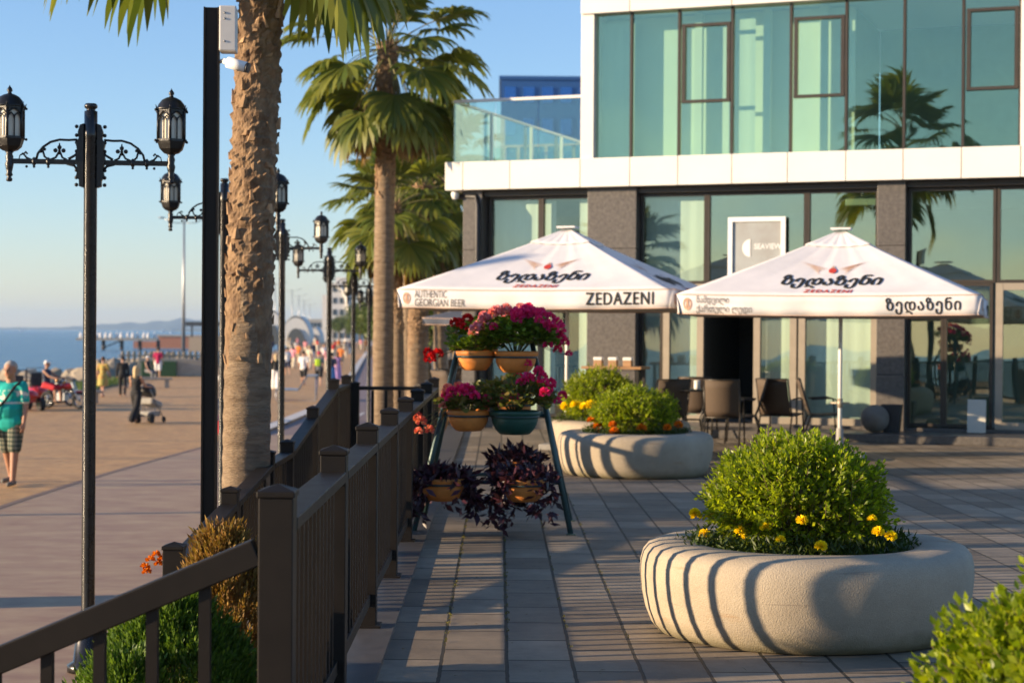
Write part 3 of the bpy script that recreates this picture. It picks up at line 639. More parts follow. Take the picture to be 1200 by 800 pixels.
def fan(LV, SV, base, az, el, L, Rf, droop, nb=25, spread=1.75):
    """one fan leaf: stalk strip into SV, blades into LV (lists of (verts, faces))"""
    d = np.array([math.cos(az)*math.cos(el), math.sin(az)*math.cos(el), math.sin(el)]); p = np.array(base, float); pts = [p.copy()]; n = 7
    for i in range(n):
        d = d+np.array([0, 0, -droop*.10*(1-.3*d[2])]); d /= np.linalg.norm(d); p = p+d*L/n; pts.append(p.copy())
    side = np.cross(d, [0, 0, 1.0]); side /= np.linalg.norm(side)+1e-9; nr = np.cross(side, d)
    v = []; f = []
    for i, q in enumerate(pts):
        w_ = .022*(1-.55*i/n); v += [q-side*w_, q+side*w_, q+nr*w_*.8]
    for i in range(n):
        a = 3*i; f += [(a, a+1, a+4, a+3), (a+1, a+2, a+5, a+4), (a+2, a, a+3, a+5)]
    SV.append((np.array(v), np.array(f)))
    v = []; f = []; da = 2*spread/nb
    for k in range(nb):
        ph = -spread+da*(k+.5)+random.uniform(-.03, .03); e = d*math.cos(ph)+side*math.sin(ph); e = e+nr*.22*abs(math.sin(ph)); e /= np.linalg.norm(e)
        Lk = Rf*(.78+.22*math.cos(ph*.8))*random.uniform(.9, 1.08); q = pts[-1].copy(); tdir = e.copy(); b = len(v)
        wd = np.cross(nr, e); wd /= np.linalg.norm(wd)+1e-9; tw = .3*(1 if k % 2 else -1); wd = wd*math.cos(tw)+nr*math.sin(tw)
        seg = [(0, .01), (.25, .26), (.5, .50), (.68, .46), (.86, .24), (1.0, .02)]; last = 0
        bend = droop*random.uniform(.7, 1.3)
        for t, wk in seg:
            if t > .4: tdir = tdir+np.array([0, 0, -bend*(t-.38)*.95]); tdir /= np.linalg.norm(tdir)
            q = q+tdir*Lk*(t-last); last = t; hw = wk*Lk*da*.88
            v += [q-wd*hw, q+wd*hw]
        for i in range(len(seg)-1): f.append((b+2*i, b+2*i+1, b+2*i+3, b+2*i+2))
    LV.append((np.array(v), np.array(f)))
def crown(par, z, lean, n=36, L=.85, Rf=.85, dry=10, elmin=-45, nb=25, extra=(), dryL=1.0):
    LV, SV, DV, DS = [], [], [], []
    for i in range(n):
        t = i/(n-1); el = R(82-(82-elmin)*t**.85+random.uniform(-8, 8)); az = i*2.399+random.uniform(-.25, .25)
        fan(LV, SV, (lean[0]+.07*math.cos(az), lean[1]+.07*math.sin(az), z-.28*t), az, el, L*random.uniform(.8, 1.15)*(.6+.5*min(1, t*2.5)), Rf*random.uniform(.8, 1.1), .45+.75*t, nb)
    for az, el, L_, R_, dr in extra: fan(LV, SV, (lean[0]+.08*math.cos(az), lean[1]+.08*math.sin(az), z-.3), az, R(el), L_, R_, dr, 27)
    for i in range(dry):
        az = i*2.399*1.3+random.uniform(-.4, .4)
        fan(DV, DS, (lean[0]+.1*math.cos(az), lean[1]+.1*math.sin(az), z-.3-.25*random.random()), az, R(random.uniform(-70, -35)), L*dryL*random.uniform(.6, 1.0), Rf*dryL*random.uniform(.6, .95), 1.5, 20, 1.1)
    o = link('crown', npmesh('crown', *join(LV), PALM), par); link('leaf_stalks', npmesh('leaf_stalks', *join(SV+DS), STALK), o)
    if dry: link('dry_leaves', npmesh('dry_leaves', *join(DV), DRY), o)
    return o
def palm(label, loc, h, r0, r1, lean=(0, 0), bz=2, rz=0, group='fan palms along the promenade', **k):
    o = thing('palm_tree', label, 'palm tree', loc, rz, group); trunk(o, h, r0, r1, lean, bz, flare=k.pop('flare', .3)); crown(o, h, lean, **k); return o
p = at(288, 395, 13.7)
palm('thick palm trunk nearest the railing, rough brown bark, just right of the steel pole', (p.x, 13.7, -.75), 7.05, .185, .17, (.20, .05), 2.35, n=34, L=1.05, Rf=.95, dry=6, elmin=-18, dryL=.6, extra=((math.pi+.1, -22, 1.5, 1.15, .95), (math.pi-.45, -30, 1.5, 1.1, .9), (-.5, -62, 1.45, 1.05, .9), (1.2, -45, 1.4, 1.0, .9)), flare=.42)
P2 = palm('tall palm with pale slim trunk and full green crown, left of the restaurant', (at(449, 395, 30.5).x, 30.5, -.85), 7.4, .185, .165, (.04, 0), 5.0, n=48, L=1.12, Rf=.86, dry=20, elmin=-45, nb=22)
P3 = palm('second palm of the far row, thin dark brown trunk half hidden by the tall palm', (at(467, 395, 37).x, 37, -.9), 5.2, .14, .12, (-.1, .2), 2.6, n=30, L=.95, Rf=.85, dry=9)
P4 = palm('palm with broad shaggy brown trunk beside the restaurant corner', (at(489, 395, 42).x, 42, -.97), 6.0, .26, .23, (.1, 0), 2.2, n=40, L=1.1, Rf=1.05, dry=16)
dup(P3, (at(517, 395, 45).x, 45, -1.0), 2.2, 'farther palm behind the shaggy trunk, crown against the pale tower', 1.32)
dup(P2, (at(478, 395, 52).x, 52, -1.1), 1.1, 'small far palm glimpsed between the palm trunks', .95)
dup(P2, (-2.6, -2.5, -.75), 2.4, 'palm behind the viewer, mirrored in the glass at the right', (1, 1, .95))

# ------------------------------------------------------------------ market umbrellas
def umbrella(loc, rz, half, zv, zt, label, group=None, fab=FABRIC, texts=None, logo=True, valh=.25):
    o = thing('patio_umbrella', label, 'umbrella', loc, rz, group); a = half
    def surf(i, u, t):               # side i (0 front, then anticlockwise), u across -1..1, t from peak to edge
        z = zt-(zt-zv)*t**.94-.10*(1-u*u)*t*(1-t)*1.6-.02*(1-u*u)*t+.012*t*(1.05-t)*(math.sin(u*17+i*2+t*3)+.7*math.sin(u*31+t*7))*(1-u*u)
        x, y = u*t*a, -t*a
        c, s = math.cos(i*math.pi/2), math.sin(i*math.pi/2)
        return Vector((c*x-s*y, s*x+c*y, z))
    nu, nt_ = 32, 14; b = MB()
    for i in range(4):
        v = [surf(i, -1+2*k/nu, .06+.94*j/nt_) for j in range(nt_+1) for k in range(nu+1)]
        b.add(v, [(j*(nu+1)+k, (j+1)*(nu+1)+k, (j+1)*(nu+1)+k+1, j*(nu+1)+k+1) for j in range(nt_) for k in range(nu)], True)
    can = b.build('canopy', fab, o, solid=.004)
    b = MB()
    for i in range(4):
        v = []
        for j in range(6):
            t = .03+.20*j/5
            for k in range(nu+1): p = surf(i, (-1+2*k/nu), t); v.append(p+Vector((0, 0, .018+.004*math.sin(k*1.1)*j/5)))
        b.add(v, [(j*(nu+1)+k, (j+1)*(nu+1)+k, (j+1)*(nu+1)+k+1, j*(nu+1)+k+1) for j in range(5) for k in range(nu)], True)
    b.box((0, 0, zt+.018), (a*.14, a*.14, .02)); b.build('vent_cap', fab, can, solid=.004)
    def val(i, u, q):                # valance: hangs from the edge, q 0..1 downwards
        p = surf(i, u, 1.0); n = surf(i, 0, 1); n = Vector((n.x, n.y, 0)).normalized()
        wv = .012*q*math.sin(u*9+i*2)+.010*q*math.sin(u*21+1+i)
        e = -.035*q*max(0, abs(u)-.93)/.07
        return p+n*(wv+e+.003)+Vector((0, 0, -valh*q))
    for i in range(4):
        b = MB(); n = 40
        b.add([val(i, -1+2*k/n, j/3) for j in range(4) for k in range(n+1)], [(j*(n+1)+k, (j+1)*(n+1)+k, (j+1)*(n+1)+k+1, j*(n+1)+k+1) for j in range(3) for k in range(n)], True)
        vo = b.build('valance', fab, o, solid=.003)
        b = MB()
        for q in (0, 1): b.tube([val(i, -1+2*k/n, q)+(surf(i, 0, 1)-surf(i, 0, 0)).normalized()*.003 for k in range(n+1)], .0065, 5)
        b.build('valance_hem', M('hem_tape', (.60, .42, .32), .8, var=.05) if i == 0 and 'hem_tape' not in bpy.data.materials else bpy.data.materials['hem_tape'], vo)
        if texts:
            def on(cx_, off=.007, mirror=False):
                def fn(x, y):
                    u = (cx_+x)/a; n = surf(i, 0, 1); n = Vector((n.x, n.y, 0)).normalized()
                    return val(i, u, .5-y/valh)+n*off
                return fn
            l1, l2, name = texts
            text('lettering', name, .225 if name[0] == 'Z' else .19, INK, vo, on(a*.63), fat=.004, spacing=1.14, width=.86*a/1.8)
            text('lettering', l1, .135 if name[0] == 'Z' else .11, GREYINK, vo, lambda x, y, g=on(-a*.87): g(x, y+.052), align='LEFT', width=.44*a/1.8*(1 if len(l1) > 8 else .9))
            text('lettering', l2, .135 if name[0] == 'Z' else .11, GREYINK, vo, lambda x, y, g=on(-a*.87): g(x, y-.056), align='LEFT', width=.68*a/1.8)
            e = MB(); g = on(-a*.93); n = 16
            e.add([g(.055*math.cos(2*math.pi*k/n)*r_, .075*math.sin(2*math.pi*k/n)*r_) for r_ in (1, .72) for k in range(n)], [(k, (k+1) % n, n+(k+1) % n, n+k) for k in range(n)])
            for q in (-.015, .015): e.add([g(q-.008, -.05), g(q+.008, -.05), g(q*.3+.008, .05), g(q*.3-.008, .05)], [(0, 1, 2, 3)])
            e.build('valance_emblem', PALEINK, vo)
            if i == 2: text('lettering', name, .225 if name[0] == 'Z' else .19, INK, vo, on(a*.63, -.008), spacing=1.14, width=.86*a/1.8)
    if logo:
        sl = math.hypot(a, zt-zv)
        for i in (0, 1, 3):
            def on(t0, off=.008):
                def fn(x, y):
                    t = t0-y/sl; return surf(i, x/(t*a), t)+(Vector((0, 0, 1))*.9+(surf(i, 0, 1)-surf(i, 0, .9)).normalized().cross(Vector((0, 0, 0)))).normalized()*off
                return fn
            text('lettering', 'ზედაზენი', .42, INK, can, on(.755), fat=.011, shear=.28, width=1.20*a/1.8)
            text('lettering', 'ZEDAZENI', .15, RED, can, on(.93), fat=.004, shear=.25, spacing=1.25, width=.58*a/1.8)
            e = MB(); g = on(.585, .014); n = 20
            e.add([g(0, 0)]+[g(.048*math.cos(2*math.pi*k/n), .080*math.sin(2*math.pi*k/n)) for k in range(n)], [(0, k+1, (k+1) % n+1) for k in range(n)]); e.build('emblem_disc', RED, can)
            e = MB(); g = on(.585, .012)
            for s in (-1, 1):
                for k in range(9):       # feathers of the spread wings
                    q = k/8; x0 = .07+.02*k; x1 = .42-.035*k; y0 = .06-.012*k; y1 = .27-.048*k
                    e.add([g(s*x0*.8, y0), g(s*(x0+x1)*.45, (y0+y1)*.46+.012), g(s*x1, y1), g(s*(x0+x1)*.45, (y0+y1)*.46-.006)], [(0, 1, 2, 3) if s > 0 else (3, 2, 1, 0)])
            e.add([g(-.03, .085), g(0, .16), g(.03, .085)], [(0, 2, 1)]); e.build('emblem_wings', PALEINK, can)
    b = MB(); b.tube([(0, 0, .05), (0, 0, zt-.02)], .026, 12); pl = b.build('pole', WHITE, o)
    b = MB(); b.tube([(-.12, 0, .72), (.12, 0, .72)], .012, 8); b.lathe([(.035, 0), (.035, .12)], (0, 0, .66), 10); b.build('crank', ALU, pl)
    for k in range(8):
        ang = k*math.pi/4; q = a*(1.385 if k % 2 else .985); e = Vector((math.cos(ang), math.sin(ang), 0))
        b = MB(); dz = 0 if k % 2 else .10; b.beam(Vector((0, 0, zt-.09)), e*q*.5+Vector((0, 0, (zv+zt)/2-.04-dz)), .022, .03); b.beam(e*q*.5+Vector((0, 0, (zv+zt)/2-.04-dz)), e*q+Vector((0, 0, zv-.02-dz*.4)), .022, .03); b.beam(Vector((0, 0, zv-.25)), e*q*.5+Vector((0, 0, (zv+zt)/2-.055-dz)), .018, .022); b.build('rib', ALU, o)
    b = MB(); b.box((0, 0, .04), (.62, .62, .08)); b.lathe([(.05, .08), (.045, .4)], n=12); b.build('base', M('concrete_base', (.3, .29, .27), .8) if 'concrete_base' not in bpy.data.materials else bpy.data.materials['concrete_base'], o, bevel=.01)
    return o
RU = R(-16.5)
p = at(664.5, 395, 24.4); zt = at(664.5, 268, 24.4).z; zv = at(624, 338.5, 22.7).z
umbrella((p.x, 24.4, 0), RU, 1.82, zv, zt, 'left white beer umbrella with wing emblem, English words on its valance', 'white beer umbrellas on the terrace', texts=('AUTHENTIC', 'GEORGIAN BEER', 'ZEDAZENI'), valh=.235)
p = at(985, 395, 22.8); zt = at(987, 270, 22.8).z; zv = at(967, 344.5, 21.05).z
umbrella((p.x, 22.8, 0), RU, 1.79, zv, zt, 'right white beer umbrella with wing emblem, Georgian letters on its valance', 'white beer umbrellas on the terrace', texts=('ნამდვილი', 'ქართული ლუდი', 'ზედაზენი'), valh=.235)
p = at(513, 395, 33.0)
umbrella((p.x+1.35, 34.8, 0), RU, 1.35, 1.86, 2.3, 'greyish blue umbrella half hidden behind the left white umbrella', 'plain umbrellas', fab=M('blue_grey_fabric', (.085, .10, .14), .85, var=.08), logo=False, valh=.12)

# ------------------------------------------------------------------ stone planters, box shrubs, marigolds
def stone_mat():
    m = M('sandstone_planter', (.43, .36, .26), .8, c2=(.32, .262, .185), vs=2.6, bump=.0035, bs=130)
    nt = m.node_tree; b = nt.nodes['Principled BSDF']; src = b.inputs['Base Color'].links[0].from_socket
    tc = _n(nt, 'ShaderNodeTexCoord')
    def streak(rot, sc, loc, th0, th1):
        mp = _n(nt, 'ShaderNodeMapping'); mp.inputs['Rotation'].default_value = rot; mp.inputs['Scale'].default_value = sc; mp.inputs['Location'].default_value = loc
        nt.links.new(tc.outputs['Object'], mp.inputs[0]); no = _n(nt, 'ShaderNodeTexNoise'); no.inputs['Scale'].default_value = 1; no.inputs['Detail'].default_value = 7
        nt.links.new(mp.outputs[0], no.inputs['Vector']); mr = _n(nt, 'ShaderNodeMapRange'); mr.inputs[1].default_value = th0; mr.inputs[2].default_value = th1
        nt.links.new(no.outputs['Fac'], mr.inputs[0]); return mr.outputs[0]
    cur = src
    for rot, sc, loc, a0, a1, col, st in (((0, .6, 0), (1.3, 2, 11), (3.1, 0, 1.2), .64, .74, (.30, .16, .06), .7), ((0, .3, .4), (5, 5, 5), (0, 2, 0), .60, .8, (.25, .22, .18), .5), ((.2, .7, 0), (.8, .8, 40), (1, 1, 3), .70, .73, (.16, .13, .1), .5)):
        f = streak(rot, sc, loc, a0, a1); ml = _n(nt, 'ShaderNodeMath', operation='MULTIPLY'); ml.inputs[1].default_value = st; nt.links.new(f, ml.inputs[0])
        mx = _n(nt, 'ShaderNodeMix', data_type='RGBA'); nt.links.new(ml.outputs[0], mx.inputs[0]); nt.links.new(cur, mx.inputs[6]); mx.inputs[7].default_value = (*col, 1); cur = mx.outputs[2]
    # damp greenish dirt that has crept up from the paving
    sx = _n(nt, 'ShaderNodeSeparateXYZ'); nt.links.new(tc.outputs['Object'], sx.inputs[0]); dn = _n(nt, 'ShaderNodeTexNoise'); dn.inputs['Scale'].default_value = 7; dn.inputs['Detail'].default_value = 6; nt.links.new(tc.outputs['Object'], dn.inputs['Vector'])
    dz = _n(nt, 'ShaderNodeMath', operation='MULTIPLY_ADD'); dz.inputs[1].default_value = -.16; nt.links.new(dn.outputs['Fac'], dz.inputs[0]); nt.links.new(sx.outputs[2], dz.inputs[2])
    dm = _n(nt, 'ShaderNodeMapRange'); dm.inputs[1].default_value = -.085; dm.inputs[2].default_value = .03; dm.inputs[3].default_value = .75; dm.inputs[4].default_value = 0; nt.links.new(dz.outputs[0], dm.inputs[0])
    mx = _n(nt, 'ShaderNodeMix', data_type='RGBA'); nt.links.new(dm.outputs[0], mx.inputs[0]); nt.links.new(cur, mx.inputs[6]); mx.inputs[7].default_value = (.13, .12, .05, 1); cur = mx.outputs[2]
    # fine dark grains
    vo = _n(nt, 'ShaderNodeTexNoise'); vo.inputs['Scale'].default_value = 260; nt.links.new(tc.outputs['Object'], vo.inputs['Vector'])
    mr = _n(nt, 'ShaderNodeMapRange'); mr.inputs[1].default_value = .3; mr.inputs[2].default_value = .7; mr.inputs[3].default_value = .82; mr.inputs[4].default_value = 1.15; nt.links.new(vo.outputs['Fac'], mr.inputs[0])
    sc = _n(nt, 'ShaderNodeVectorMath', operation='SCALE'); nt.links.new(cur, sc.inputs[0]); nt.links.new(mr.outputs[0], sc.inputs['Scale']); nt.links.new(sc.outputs[0], b.inputs['Base Color'])
    return m
STONE = stone_mat()
PROF = [(.765, 0), (.80, .008), (.835, .05), (.868, .13), (.889, .22), (.898, .31), (.897, .375), (.884, .425), (.856, .46), (.80, .478), (.72, .483), (.62, .480), (.585, .466), (.57, .43), (.56, .36)]
PL = []
for i, (px, d, lab, rz) in enumerate(((947, 9.62, 'large round sandstone planter in the front, striped by railing shadows', .3), (745, 20.2, 'round sandstone planter in the middle distance beside the flower stand', 1.4), (727, 22.95, 'farthest round sandstone planter, partly behind the flower stand', 2.5), (1290, 4.9, 'round stone planter holding the bright shrub at the bottom right', 4))):
    if i == 0:
        o = thing('stone_planter', lab, 'planter', (at(px, 395, d).x, d, 0), rz, 'rounded stone planters on the terrace')
        b = MB(); b.lathe(PROF, n=96, fn=lambda a, z: 1+.018*math.sin(2*a+.6)+.008*math.sin(5*a+z*4)); b.f.pop(); b.mi.pop(); b.sm.pop(); b.build('planter_bowl', STONE, o)
        b = MB(); b.lathe([(.01, .41), (.3, .42), (.572, .395)], n=40, fn=lambda a, z: 1); b.build('soil', SOIL, o)
    else: o = dup(PL[0], (at(px, 395, d).x, d, 0), rz, lab)
    PL.append(o)
BOX = LEAF('boxwood_leaf', [(.10, .165, .008), (.21, .285, .012), (.34, .41, .018), (.14, .21, .010), (.43, .48, .03)], .58, .38, .45)
TWIG = M('twig', (.14, .10, .05), .85)
def shrub_mesh(rx, rz_, nspr, lsz, zc, seedoff=0, nl=13, up_bias=.55, bare=.25):
    """dome of leafy shoots: each shoot is a stem of small paired leaves"""
    D = rdir(nspr, -.85); rad = rng.uniform(0.50, 1.0, nspr)**.45
    lump = 1+.09*np.sin(D[:, 0]*7+seedoff)*np.cos(D[:, 1]*6+seedoff*2)+.06*np.sin(D[:, 2]*9+D[:, 0]*5)+rng.normal(0, .04, nspr)
    P = D*np.stack([rx*rad*lump, rx*rad*lump, rz_*rad*lump], 1)+np.array([0, 0, zc])
    A = D+np.array([0, 0, up_bias])+rng.normal(0, .35, (nspr, 3)); A /= np.linalg.norm(A, axis=1, keepdims=True)
    L = rng.uniform(.06, .13, nspr); allP, allD, allL = [], [], []
    for j in range(nl):
        t = (j+.5)/nl; Q = rng.normal(size=(nspr, 3)); Q -= A*np.sum(Q*A, 1, keepdims=True); Q /= np.linalg.norm(Q, axis=1, keepdims=True)
        allP.append(P+A*(L*t)[:, None]+Q*.004); allD.append(Q*(1.0-.45*t)+A*(.45+.8*t)); allL.append(lsz*(1.1-.45*t)*rng.uniform(.75, 1.2, nspr))
    LP, LD, LL_ = np.concatenate(allP), np.concatenate(allD), np.concatenate(allL)
    V, Fq = scatter(LP, LD, LL_, LL_*.55)
    sv, sf = scatter(P-A*.10, A, L+.10, np.full(nspr, .004), np.array([[0, -.5, 0], [0, .5, 0], [1, .3, 0], [1, -.3, 0]]), np.array([[0, 1, 2], [0, 2, 3]]))
    return V, Fq, sv, sf
def shrub(label, loc, args, rz=0, tall=None, group='clipped box shrubs in stone planters'):
    o = thing('box_shrub', label, 'shrub', loc, rz, group)
    V, Fq, sv, sf = shrub_mesh(*args); link('foliage', npmesh('foliage', V, Fq, BOX), o)
    b = MB()
    for k in range(14):
        a = k*2.4; e = random.uniform(.5, .9)*args[0]; b.tube([(.03*math.cos(a), .03*math.sin(a), 0), (.35*e*math.cos(a), .35*e*math.sin(a), args[4]*.7), (e*.8*math.cos(a), e*.8*math.sin(a), args[4]*1.15)], [.014, .009, .004], 5)
    tw = b.build('branches', TWIG, o); link('shoots', npmesh('shoots', sv, sf, TWIG), tw); return o
c = at(934, 395, 9.62)
shrub('big leafy box shrub filling the front planter, yellow marigolds at its foot', (c.x, 9.62, .41), (.425, .30, 2300, .040, .27, 1, 11))
c = at(745, 395, 20.2); s2 = shrub('rounded box shrub with orange marigolds under it, in the middle planter', (c.x, 20.2, .41), (.44, .26, 1500, .038, .25, 4, 11))
c = at(704, 395, 22.95); dup(s2, (c.x, 22.95, .41), 2.0, 'box shrub with yellow marigolds under it, in the farthest planter', (1, 1, 1.25))
c = at(1290, 395, 4.9); shrub('bright yellow-green box shrub cut off by the bottom right corner', (c.x, 4.9, .25), (.41, .33, 1400, .046, .30, 8, 11, .9))
MGL = LEAF('marigold_leaf', [(.03, .055, .008), (.06, .09, .012), (.045, .07, .01)], .3)
def petal_mat(n, c, c2): return LEAF(n, [c, c2, c], .25, .6, .2)
YEL = petal_mat('yellow_petal', (.98, .80, .012), (.95, .70, .01)); ORA = petal_mat('orange_petal', (.80, .27, .01), (.65, .17, .01))
PT = np.array([[0, -.15, 0], [0, .15, 0], [.6, .5, .05], [1, .25, -.05], [1, -.25, -.05], [.6, -.5, .05]]); PF = np.array([[0, 4, 5], [0, 1, 4], [1, 3, 4], [1, 2, 3]])
def pompom(r, n, flat=.75):
    D = rdir(n, -.25); P = D*np.array([r*.35, r*.35, r*.3]); U = D*np.array([1, 1, flat]); return scatter(P, U, r*.75, r*.5, PT, PF)
def marigolds(loc, label, n, spread, petal, seed, heads, r=.024, hgt=.12, group='marigolds growing in the planters'):
    o = thing('marigold_plant', label, 'flower', loc, 0, group)
    P = rdir(n, 0)*np.array([spread, spread*.8, hgt])*rng.uniform(.3, 1, (n, 1)); D = rdir(n, -.2)+np.array([0, 0, .35])
    link('foliage', npmesh('foliage', *scatter(P, D, rng.uniform(.03, .055, n), .012), MGL), o)
    for x, y, z in heads:
        v, f = pompom(r*random.uniform(.9, 1.3), 90); v = v@np.array(Matrix.Rotation(random.uniform(-.5, .5), 3, 'X')); link('blossom', npmesh('blossom', v+np.array([x, y, z]), f, petal), o)
    return o
# a ring of plants round each shrub; flower heads where the photo shows them
def ring(px, d, npl, petal, headlist, lab, r=.50, hz=.13, hr=.026):
    c = at(px, 395, d); used = []
    for k in range(npl):
        a = -math.pi*1.02+math.pi*2*k/npl*.9; q = Vector((c.x+r*math.cos(a), d+r*.93*math.sin(a), .42)); hs = []
        for hx, hy in headlist:
            if (hx, hy) in used: continue
            w = at(hx, hy, q.y-.07)
            if abs(w.x-q.x) < .16 and q.y < d+.1: hs.append((w.x-q.x, -.07, w.z-q.z)); used.append((hx, hy))
        where = 'left side' if q.x < c.x-.25 else ('right side' if q.x > c.x+.25 else 'front')
        if q.y > d+.15: where = 'back'
        marigolds(q, 'marigold with %s blossom heads at the %s of the %s' % (('bright %s' % ('yellow' if petal is YEL else 'orange')) if hs else 'no open', where, lab), 420, .17, petal, k, hs, hr, hz)
ring(937, 9.62, 13, YEL, [(814, 601), (816, 605), (832, 604), (826, 626), (852, 631), (867, 622), (873, 631), (898, 619), (915, 632), (940, 610), (962, 640), (1022, 608), (1029, 623), (1044, 628)], 'front planter')
ring(745, 20.2, 11, ORA, [(693, 493), (700, 500), (718, 498), (720, 506), (752, 502), (782, 501), (795, 498), (702, 504)], 'middle planter', hr=.045)
ring(705, 22.95, 9, YEL, [(663, 476), (670, 481), (680, 476), (685, 477), (692, 475), (695, 474), (674, 475)], 'farthest planter', hr=.055)

# ------------------------------------------------------------------ green iron flower stand with its pots
GREENP = M('worn_green_paint', (.035, .075, .075), .42, .2, var=.25, vs=9, c2=(.16, .15, .12), bump=.0015, bs=70)
GREENP.node_tree.nodes['Color Ramp'].color_ramp.elements[0].position = .18; GREENP.node_tree.nodes['Color Ramp'].color_ramp.elements[1].position = .34
DS = 14.05; fl, fr = gnd(485, 624), gnd(669, 627); st0 = (fl+fr)/2; st0.z = 0; wb = (fr-fl).length; fa = math.atan2(fr.y-fl.y, fr.x-fl.x)
ST = thing('flower_stand', 'A-shaped green iron stand carrying bowls of flowers beside the railing', 'plant stand', st0, fa*.4)
Ht, dep = 1.56, .52; wt = wb*.46
def leg(s, z, back=0): t = z/Ht; return Vector((s*(wb/2+(wt/2-wb/2)*t), (2*dep*(1-t)+dep*t) if back else dep*t, z))
for s in (-1, 1):
    for bk in (0, 1):
        b = MB(); b.tube([leg(s, 0, bk), leg(s, Ht, bk)+Vector((0, -.015 if not bk else .015, 0))], .022, 12); b.box(leg(s, 0, bk)+Vector((0, 0, .006)), (.075, .06, .012)); b.build('leg', GREENP, ST)
TI = {}
for nm, z in (('low', .40), ('mid', .93), ('top', 1.40)):
    for bk in (0, 1):
        b = MB(); b.tube([leg(-1, z, bk), leg(1, z, bk)], .016, 10); b.build('crossbar', GREENP, ST)
b = MB(); b.tube([leg(-1, Ht), leg(1, Ht)], .014, 8); b.build('crossbar', GREENP, ST)
GER = LEAF('geranium_leaf', [(.08, .15, .015), (.14, .22, .02), (.20, .28, .03), (.10, .18, .018)], .45)
GERD = LEAF('dry_geranium_leaf', [(.09, .13, .02), (.16, .19, .03), (.22, .16, .05), (.08, .13, .02)], .35)
PURP = LEAF('purple_leaf', [(.035, .012, .022), (.06, .018, .035), (.022, .010, .016), (.10, .03, .05)], .25, .4, .4)
MAG = LEAF('magenta_petal', [(.78, .02, .16), (.88, .05, .26), (.65, .015, .12)], .3, .55, .2); PNK = LEAF('pink_petal', [(.80, .25, .32), (.85, .40, .42), (.70, .14, .22)], .3, .55, .2)
REDP = LEAF('red_petal', [(.55, .012, .02), (.68, .02, .02), (.4, .01, .015)], .3, .55, .2); SAL = LEAF('salmon_petal', [(.80, .20, .16), (.85, .38, .30), (.65, .08, .08)], .3, .55, .2)
GREENPOT = M('green_plastic_pot', (.012, .075, .055), .4, var=.15)
def umbel(r, n=34):
    D = rdir(n, -.55); return scatter(D*r*.45, D, r*.65, r*.62, PT, PF)
POTN = 0
